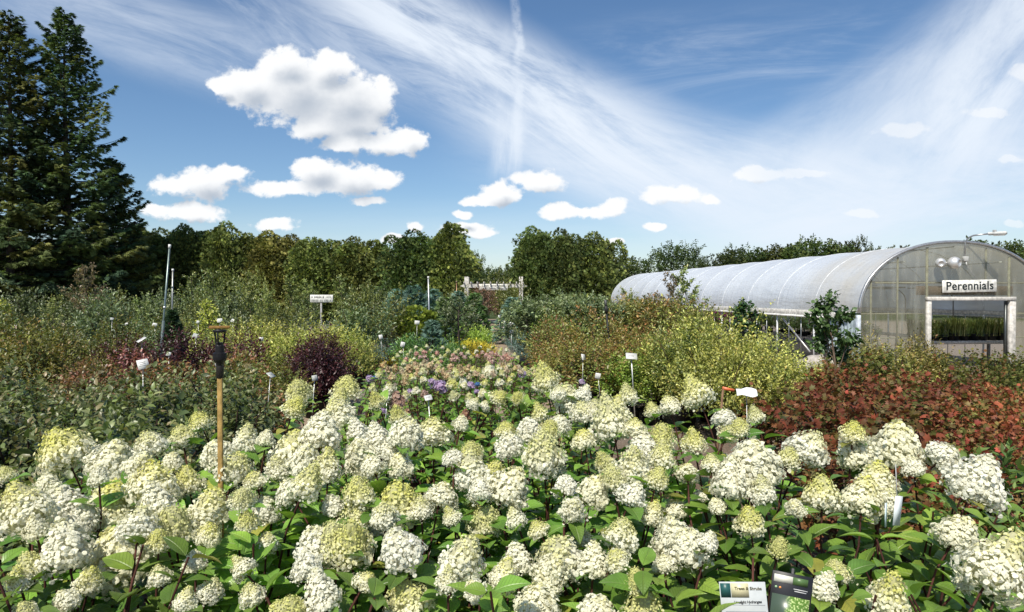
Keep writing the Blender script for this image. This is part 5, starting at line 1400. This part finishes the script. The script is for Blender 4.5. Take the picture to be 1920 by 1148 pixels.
def basket(seed):
    rs = np.random.RandomState(seed); mb = MB(); b2 = MB()
    tips, d = dome(rs, 260, (0, 0, -.05), (.36, .36, .34), -.9, .15, .2)
    f = rs.rand(len(d)) < .7
    cl = np.where(f[:, None], pick(rs, C((.34, .03, .26, 3), (.44, .06, .34, 2), (.26, .02, .22, 1)), len(d)), pick(rs, BG, len(d)))
    mb.leaves(L_OVATE, tips, d + rs.randn(len(d), 3) * .6, d + rs.randn(len(d), 3) * .4, .085, cl * (.7 + .6 * rs.rand(len(d), 1)), 1.5)
    b2.lathe([(.12, -.3), (.2, -.1), (.21, -.1), (.0015, -.12)], 14, col=(.02, .02, .02))
    w = MB(); w.tube([(0, 0, .1), (0, 0, .62)], .006, 4, (.2, .2, .2))
    return [('foliage', mb.mesh('foliage', MAT['leaf_matt'])), ('pot', b2.mesh('pot', MAT['plastic'])), ('hanger', w.mesh('hanger', MAT['metal']))]


bk = basket(3)
for i, (x, y) in enumerate([(-2.35, 8.6), (-2.35, 9.7), (-2.35, 10.8), (-2.35, 11.9), (-2.35, 13.2), (-2.35, 14.4)]):
    plant('hanging_basket', bk, f'magenta hanging basket under the greenhouse eave, {ORD[i]} from the gable', 'hanging basket', GW(x, y, 1.42), i * 1.1, 'magenta hanging baskets', 1.0)
# pale quarry rocks in front of the open side
rk = []
for i in range(3):
    rs = np.random.RandomState(40 + i); a = np.linspace(0, 2 * PI, 10, endpoint=False); V = []
    for z, r in ((0, .95), (.35, 1.0), (.72, .75), (.95, .3)):
        for t in a: V.append([r * math.cos(t) * (1 + .22 * rs.randn()) * .42, r * math.sin(t) * (1 + .22 * rs.randn()) * .32, z * .34 + .03 * rs.randn()])
    F = [[j * 10 + q, j * 10 + (q + 1) % 10, (j + 1) * 10 + (q + 1) % 10, (j + 1) * 10 + q] for j in range(3) for q in range(10)] + [list(range(10))[::-1], [30 + q for q in range(10)]]
    mb = MB(); mb.add(V, F, (.46, .42, .37)); rk.append(mb.mesh('rock', MAT['rock']))
for i, (px, Y, s) in enumerate([(1490, 16.4, 1.2), (1516, 16.0, 1.3), (1546, 15.8, 1.25), (1572, 15.4, 1.2), (1530, 17.1, 1.3), (1560, 16.8, 1.2), (1470, 17.4, 1.1), (1505, 17.6, 1.0)]):
    tag(put('pale_rock', rk[i % 3], None, (GX(px, Y), Y, 0), (0, 0, i * 1.3), (s, s, s * 1.5)), f'pale quarry rock before the greenhouse side, {ORD[i]} from the yellow shrubs', 'rock', 'pale quarry rocks')
# ------------------------------------------------------------------ riser poles, stakes, labels, arbour
def pole(name, label, cat, foot, top, r, col, parts, mat='metal'):
    o = thing(name, label, cat, (foot[0], foot[1], 0))
    d = np.array(top) - np.array(foot)
    mb = MB(); mb.tube([(0, 0, 0), tuple(d * .5), tuple(d)], r, 8, col); mb.build('pipe', MAT[mat], o)
    for (nm, f0, f1, rr, cc, mt) in parts:
        mb = MB(); mb.tube([tuple(d * f0), tuple(d * f1)], rr, 8, cc); mb.build(nm, MAT[mt], o)
    return o


def foot(px, py, Y):
    p = P(px, py, Y); return p


t = P(318, 462, 14); b = P(294, 735, 14); b[2] = 0
pole('riser_pole', 'tall leaning grey steel riser pole with white cap', 'pole', b, t, .019, (.20, .25, .235), [('cap', .988, 1.012, .026, (.85, .85, .82), 'plastic'), ('sleeve', .05, .52, .028, (.08, .11, .115), 'plastic'), ('clamp', .60, .612, .03, (.7, .7, .7), 'metal')])
t = P(324, 506, 24); b = P(321, 640, 24); b[2] = 0
pole('riser_pole', 'shorter grey riser pole behind the tall leaning one', 'pole', b, t, .028, (.34, .34, .32), [('cap', .985, 1.01, .038, (.8, .8, .78), 'plastic')])
t = P(803, 520, 25); b = P(806, 640, 25); b[2] = 0
pole('riser_pole', 'thin pale riser pole beside the clipped topiary', 'pole', b, t, .028, (.52, .53, .52), [('cap', .985, 1.01, .036, (.75, .75, .72), 'plastic')])
t = P(856, 528, 38); b = P(857, 600, 38); b[2] = 0
pole('riser_pole', 'brown riser pole close to the arbour post', 'pole', b, t, .035, (.20, .12, .07), [('cap', .98, 1.01, .05, (.2, .15, .1), 'plastic')])
t = P(1136, 574, 13.0); b = P(1153, 740, 13.0); b[2] = 0
pole('riser_pipe', 'slim black riser pipe leaning among the rust bronze shrubs', 'pipe', b, t, .019, (.012, .012, .013), [('coupling', .93, 1.0, .032, (.02, .02, .02), 'plastic'), ('cap', 1.0, 1.06, .022, (.10, .10, .10), 'plastic')], 'plastic')

# wooden stake with black sprinkler head
sx, sy = P(413, 800, 2.62)[:2]
st_ = thing('wooden_stake', 'tan wooden stake tied to a dark pipe with black sprinkler head', 'sprinkler stake', (sx, sy, 0), .2, None, (.60, .60, 1.012))
mb = MB(); mb.box((0, 0, .93), (.030, .030, 1.86), (.36, .235, .075), bev=.003); mb.build('stake', MAT['wood'], st_)
mb = MB(); mb.tube([(-.027, -.008, 0), (-.027, -.008, 1.36)], .011, 9, (.035, .035, .04)); mb.tube([(0, .004, 1.855), (0, .004, 1.93)], .024, 9, (.02, .018, .016)); mb.build('pipe', MAT['plastic'], st_)
mb = MB(); mb.box((-.010, -.003, 1.33), (.062, .050, .018), (.62, .62, .60), bev=.004); mb.build('hose_clamp', MAT['metal'], st_)
hd = MB(); hd.lathe([(.018, 1.90), (.026, 1.912), (.041, 1.925), (.043, 1.935), (.043, 1.950), (.028, 1.953), (.027, 1.978), (.022, 1.982), (.022, 1.99), (.001, 1.992)], 16, col=(.010, .010, .012)); hbo = hd.build('sprinkler_head', MAT['plastic'], st_, smooth=False)
for a in (.6, 2.7, 4.6):
    m_ = MB(); m_.tube([(.026 * math.cos(a), .026 * math.sin(a), 1.985), (.036 * math.cos(a), .036 * math.sin(a), 2.03)], .006, 6, (.012, .012, .014)); m_.build('prong', MAT['plastic'], hbo)
m_ = MB(); m_.lathe([(.001, 2.028), (.030, 2.028), (.042, 2.032), (.042, 2.038), (.001, 2.042)], 16, col=(.012, .012, .014)); m_.build('deflector', MAT['plastic'], hbo)
m_ = MB(); m_.box((0, 0, 2.048), (.125, .03, .011), (.30, .17, .05), rz=.15, bev=.003); m_.build('wooden_cap', MAT['wood'], st_)

# plant labels: white card on a wire stem; (px, py, w, h, depth, turn, lean, tall stem?)
LB = [(268, 683, 19, 17, 8.0, .5, .5, 'large white tilted plant label above the dark green shrubs'), (408, 680, 10, 14, 8.8, 0, .1, 'white plant label just behind the wooden stake'),
      (508, 703, 12, 8, 8.6, .9, 1.0, 'grey tilted plant label on a long pale wire stem'), (590, 709, 10, 10, 9.2, .4, .3, 'small grey green label below the purple potted shrubs'),
      (1184, 668, 21, 10, 11.0, 0, .9, 'wide white plant label on a thick stem before the yellow shrubs'), (1094, 670, 9, 11, 11.4, .7, .4, 'tilted white label among the rust bronze shrubs'),
      (1121, 705, 10, 10, 11.2, -.3, .2, 'pale label low down beside the black riser pipe'), (265, 637, 13, 9, 12.6, -.6, 1.0, 'pale angled label beside the riser pole, over the purple shrub'),
      (714, 632, 7, 8, 18.5, .3, .3, 'label on a white stem at the side path corner'), (755, 646, 8, 9, 16.0, 0, .2, 'white label at the edge of the glossy green bed'),
      (782, 605, 9, 7, 20.5, 0, .2, 'white label in front of the clipped topiary'), (490, 636, 7, 7, 14.2, .5, .3, 'white label among the yellow green shrubs'),
      (412, 601, 9, 7, 17.5, .2, .5, 'white label right over the sprinkler head'), (436, 601, 8, 5, 17.6, -.4, .6, 'white label beside the one over the sprinkler head'),
      (290, 609, 8, 6, 17.5, .2, .4, 'white label just in front of the riser pole foot'), (237, 608, 5, 5, 17.6, .1, .4, 'small white label near the rows below the spruces'),
      (212, 620, 6, 5, 17.4, -.2, .4, 'small white label in the second row below the spruces'), (27, 612, 8, 5, 17.6, .3, .6, 'white label at the very edge of the nursery rows'),
      (371, 604, 5, 5, 17.8, .1, .3, 'small white label below the weeping tree'), (366, 630, 12, 8, 14.0, -.2, .5, 'grey and white double label over the purple shrubs'),
      (316, 664, 8, 7, 11.8, .2, .3, 'white label at the foot of the tall riser pole'), (210, 598, 6, 4, 17.9, .3, .6, 'faint white label among the grey green rows'),
      (937, 594, 7, 5, 27, .8, .5, 'white label across the path under the arbour'), (944, 604, 7, 6, 26, -.5, .5, 'tilted white label beside the path conifer'), (959, 607, 7, 6, 24, .2, .3, 'white label over the low blue conifers'),
      (959, 622, 6, 5, 19.6, 0, .3, 'white label on a pale stem by the path'), (727, 727, 5, 5, 6.9, .2, .4, 'tiny label among the lilac heads'), (803, 746, 14, 8, 5.7, .1, .9, 'white label lying among the hydrangea leaves'),
      (1372, 618, 7, 5, 14.5, .1, .4, 'white label before the open greenhouse side')]
for (px, py, w, h, Y, rz, lean, lb) in LB:
    p = P(px, py, Y); k = Y / FPX
    o = thing('plant_label', lb, 'plant label', (p[0], p[1], 0), rz)
    grey = 'grey' in lb
    mb = MB(); R = Matrix.Rotation(-lean, 3, 'X') @ Matrix.Rotation(.25 * math.sin(px), 3, 'Y')
    mb.box((0, 0, p[2]), (w * k, .004, h * k / max(.35, math.cos(lean))), (.42, .44, .42) if grey else (.66, .66, .63), R=np.array(R)); cd = mb.build('card', MAT['card'], o)
    mb = MB(); q = np.array([.10 * math.sin(px * 1.7), .05, 0])
    if 'long pale' in lb: q = np.array([-.12, .0, .25])
    mb.tube([tuple(q), (q[0] * .4, .02, p[2] * .55), (0, .012, p[2] - .01)], .004 if 'thick' not in lb else .011, 5, (.60, .61, .60)); mb.build('stem', MAT['metal'], o)
    # faint print
    mb = MB()
    for r_ in range(3):
        v = np.array(R) @ np.array([-.05 * w * k + .03 * w * k * (r_ % 2), -.0028, (.22 - .2 * r_) * h * k])
        mb.box(v + np.array([0, 0, p[2]]), (w * k * (.62 - .12 * (r_ % 2)), .001, h * k * .07), (.25, .25, .25), R=np.array(R))
    mb.build('print', MAT['card'], cd)

# loose white paper sheet and ribboned stick before the yellow shrubs
p = P(1400, 735, 6.6)
o = thing('paper_sheet', 'white paper sheet propped on a wire before the yellow leaved shrubs', 'paper sheet', (p[0], p[1], 0), -.2)
mb = MB(); n = 5; V = []
for i in range(n):
    for j in range(n): V.append(((i / 4 - .5) * .19, -.02 * math.sin(i * .9) + (j / 4 - .5) * .10, p[2] + (j / 4 - .5) * .06 + .012 * math.sin(i * 1.6 + j)))
V2 = [(x, y, z - .002) for x, y, z in V]
F = [[i * n + j, (i + 1) * n + j, (i + 1) * n + j + 1, i * n + j + 1] for i in range(n - 1) for j in range(n - 1)]
mb.add(V, F, (.80, .81, .80)); mb.add(V2, [f[::-1] for f in F], (.80, .81, .80)); mb.build('sheet', MAT['card'], o)
mb = MB(); mb.tube([(.03, .05, 0), (0, .01, p[2] - .01)], .004, 5, (.4, .4, .4)); mb.build('wire', MAT['metal'], o)
p = P(1357, 728, 6.2)
o = thing('ribbon_stake', 'brown stick with orange ribbon beside the white paper sheet', 'stake', (p[0] - .09, p[1], 0))
mb = MB(); mb.tube([(-.05, 0, 0), (.05, 0, p[2] * .7), (.085, 0, p[2])], [.014, .012, .010], 7, (.22, .13, .075)); mb.build('stick', MAT['wood'], o)
mb = MB(); mb.box((.13, -.005, p[2] - .01), (.11, .006, .028), (.70, .16, .06), R=np.array(Matrix.Rotation(.22, 3, 'Y'))); mb.build('ribbon', MAT['card'], o)

# the two cards in the hydrangea bed
def card_board(name, label, px0, py0, w, h, Y, roll, tilt):
    p = P(px0, py0, Y)
    o = thing(name, label, 'plant tag', (p[0], p[1], p[2]), 0); o.rotation_euler = (tilt, roll, -.25)
    return o


Y0 = 1.72; k0 = Y0 / FPX
wA, hA = 84 * k0, 118 * k0
cA = card_board('price_card', 'white handwritten price card on a stake in the hydrangeas', 1397, 1152, 0, 0, Y0, -.10, -.12)
mb = MB(); mb.box((0, 0, 0), (wA, .003, hA), (.50, .53, .53), bev=.001); mb.build('card', MAT['card'], cA)
yz = -.0019
mb = MB(); mb.box((-wA * .37, yz, hA * .37), (wA * .22, .0006, hA * .22), (.02, .09, .085)); mb.build('emblem', MAT['card'], cA)
mb = MB(); mb.box((-wA * .06, yz, hA * .37), (wA * .38, .0006, hA * .22), (.62, .58, .36)); mb.build('emblem', MAT['card'], cA)
put('lettering', text_mesh('Trees & Shrubs', .0105, (.09, .08, .04), .0002, .0003), cA, (wA * .12, yz - .0008, hA * .40), (PI / 2, 0, 0))
put('lettering', text_mesh('Limelight Hydrangea', .0098, (.012, .012, .016), .0001, .0003, .25, .86), cA, (wA * .08, yz, hA * .19), (PI / 2, -.03, 0))
mb = MB()
for q in range(5): mb.box((wA * .02, yz, hA * (.145 - .10 * q)), (wA * .86, .0005, .0006), (.22, .23, .25))
mb.build('ruled_line', MAT['card'], cA)
mb = MB(); mb.tube([(0, .006, -hA * .45), (0, .012, -1.0)], .004, 6, (.3, .3, .3)); mb.build('stem', MAT['metal'], cA)
wB, hB = 74 * k0, 128 * k0
cB = card_board('picture_tag', 'glossy black edged picture tag of a lime hydrangea', 1480, 1140, 0, 0, Y0 + .03, .12, -.15)
mb = MB(); mb.box((0, 0, 0), (wB, .003, hB), (.012, .012, .014), bev=.001); mb.build('card', MAT['card'], cB)


def photo_mat():
    m, nt, N, L = newmat('printed_blossom_picture'); g = NG(nt)
    tc = g.node('ShaderNodeTexCoord'); ob = g.vmath('SCALE', tc.outputs['Object'], scale=1.0)
    v = g.node('ShaderNodeTexVoronoi'); g.set(v.inputs['Vector'], ob); v.inputs['Scale'].default_value = 190
    n = g.noise(ob, 42, 3)
    sp = g.node('ShaderNodeSeparateXYZ'); L.new(tc.outputs['Object'], sp.inputs[0])
    c = g.mix(g.smooth(v.outputs['Distance'], .1, .6), (.55, .66, .28), (.10, .20, .03))
    f = g.smooth(g.math('ADD', g.math('MULTIPLY', sp.outputs[0], 22), n.outputs['Fac']), .2, .62)
    c = g.mix(f, (.06, .09, .065), c)
    b = g.bsdf(**{'Base Color': c, 'Roughness': .3}); g.out(b.outputs[0]); return m


MAT['picture'] = photo_mat()
mb = MB(); mb.box((.0, yz, -hB * .14), (wB * .92, .0006, hB * .62)); mb.build('picture', MAT['picture'], cB)
mb = MB(); mb.box((-wB * .22, yz, hB * .40), (wB * .46, .0006, hB * .11), (.70, .70, .60)); mb.build('banner', MAT['card'], cB)
mb = MB(); mb.box((wB * .20, yz, hB * .40), (wB * .36, .0006, hB * .11), (.08, .15, .05)); mb.build('banner', MAT['card'], cB)
for j, cl in enumerate(((.35, .55, .30), (.75, .30, .08))):
    mb = MB(); mb.lathe([(.003, 0), (.003, .0006), (.0001, .0008)], 14, (-wB * .38 + j * wB * .10, yz, hB * .27), cl, R=np.array(Matrix.Rotation(PI / 2, 3, 'X'))); mb.build('dot', MAT['card'], cB)
mb = MB()
for q in range(2): mb.box((wB * .22, yz, hB * (.285 - .03 * q)), (wB * (.34 - .05 * q), .0005, hB * .012), (.6, .6, .6))
mb.build('print', MAT['card'], cB)
mb = MB(); mb.tube([(0, .006, hB * .5 + .012), (0, .008, 0), (0, .014, -1.0)], .0035, 6, (.10, .10, .10)); mb.build('stem', MAT['plastic'], cB)
# folded white tag hanging behind the blossoms
p = P(1683, 958, 2.42)
o = thing('hang_tag', 'white folded hang tag below the large white blossoms', 'plant tag', (p[0], p[1], p[2]), .3)
mb = MB(); mb.box((0, 0, 0), (.032, .002, .105), (.72, .78, .80), R=np.array(Matrix.Rotation(.12, 3, 'Y'))); mb.box((-.040, .012, -.015), (.02, .002, .085), (.60, .74, .76), rz=.5); mb.build('card', MAT['card'], o)
mb = MB(); mb.tube([(0, .003, .05), (.01, .02, .16)], .0015, 5, (.5, .5, .5)); mb.build('strap', MAT['plastic'], o)

# ------------------------------------------------------------------ arbour with sign, and the white notice
AY = 45.0
xl, xr = GX(874.5, AY), GX(977, AY)
ab = thing('garden_arbour', 'weathered white timber arbour spanning the gravel path', 'arbour', ((xl + xr) / 2, AY, 0))
hx = (xr - xl) / 2; zt = P(0, 519, AY)[2]; zb = P(0, 536, AY)[2]
for sx in (-1, 1):
    for dy in (0, .9):
        mb = MB()
        mb.box((sx * hx - .07, dy, zt / 2), (.11, .11, zt), (.52, .49, .45), bev=.01); mb.box((sx * hx + .07, dy, zt / 2), (.11, .11, zt), (.52, .49, .45), bev=.01); mb.build('post', MAT['paint'], ab)
for dy in (-.08, .98):
    mb = MB(); L_ = hx + .42
    V = [(-L_, dy, zb - .02), (-L_ + .30, dy, zb + .12), (L_ - .30, dy, zb + .12), (L_, dy, zb - .02), (L_ - .30, dy, zb - .12), (-L_ + .30, dy, zb - .12)]
    V = V + [(x, y + .05, z) for x, y, z in V]
    mb.add(V, [[0, 5, 4, 3, 2, 1], [6, 7, 8, 9, 10, 11]] + [[i, (i + 1) % 6, 6 + (i + 1) % 6, 6 + i] for i in range(6)], (.50, .48, .44)); mb.build('beam', MAT['paint'], ab, smooth=False)
for i in range(10):
    mb = MB(); x = -hx - .13 + (2 * hx + .26) * i / 9
    mb.box((x, .45, zb + .19), (.06, 1.75, .14), (.56, .53, .48), bev=.008); mb.build('rafter', MAT['paint'], ab)
sgn = thing('arbour_sign', 'white two line sign hanging on the arbour beam', 'sign', P(925, 538.5, AY - .15))
ww, hh = 54 / FPX * AY, 11.5 / FPX * AY
mb = MB(); mb.box((0, 0, 0), (ww, .03, hh), (.74, .72, .66), bev=.004); mb.build('board', MAT['paint'], sgn)
put('lettering', text_mesh('Large Ornamental\nand Shade Trees', .20, (.05, .05, .05), .003, .001, 0, 1.0, 'CENTER', .92), sgn, (0, -.017, .0), (PI / 2, 0, 0))
p = P(603, 560, 22.0)
nt_ = thing('notice_board', 'small white two line notice on a grey post among young trees', 'sign', (p[0], p[1], 0), .05)
ww, hh = 42 / FPX * 22, 14 / FPX * 22
mb = MB(); mb.box((0, 0, p[2]), (ww, .02, hh), (.78, .77, .72), bev=.003); mb.build('board', MAT['paint'], nt_)
mb = MB(); mb.box((-.02, .03, (p[2] + .05) / 2), (.05, .04, p[2] + .05), (.34, .33, .33)); mb.build('post', MAT['wood'], nt_)
mb = MB(); rs = np.random.RandomState(4)
for z in (.055, -.055):
    x = -ww * .42
    while x < ww * .42:
        mb.box((x, -.0115, p[2] + z), (.016 + .02 * rs.rand(), .002, .06 + .03 * rs.rand()), (.30, .30, .29)); x += .045 if rs.rand() < .85 else .09
mb.build('lettering', MAT['card'], nt_)
# empty black pots left on the gravel
for i, (px, Y, s) in enumerate([(1004, 17.2, 1.5), (1018, 16.6, 1.4), (690, 18.6, 1.3), (672, 17.6, 1.3), (655, 16.6, 1.2), (985, 18.4, 1.2)]):
    w = ['beside the gravel path at the end of the pink hydrangeas', 'next to the rust bronze shrubs', 'at the side path corner', 'below the yellow green potted shrubs', 'behind the purple potted shrubs', 'under the low blue conifers'][i]
    tag(put('black_pot', POT_BIG, None, (GX(px, Y), Y, 0.012), (0, 0, i), s), 'large black nursery pot ' + w, 'pot', 'black nursery pots')
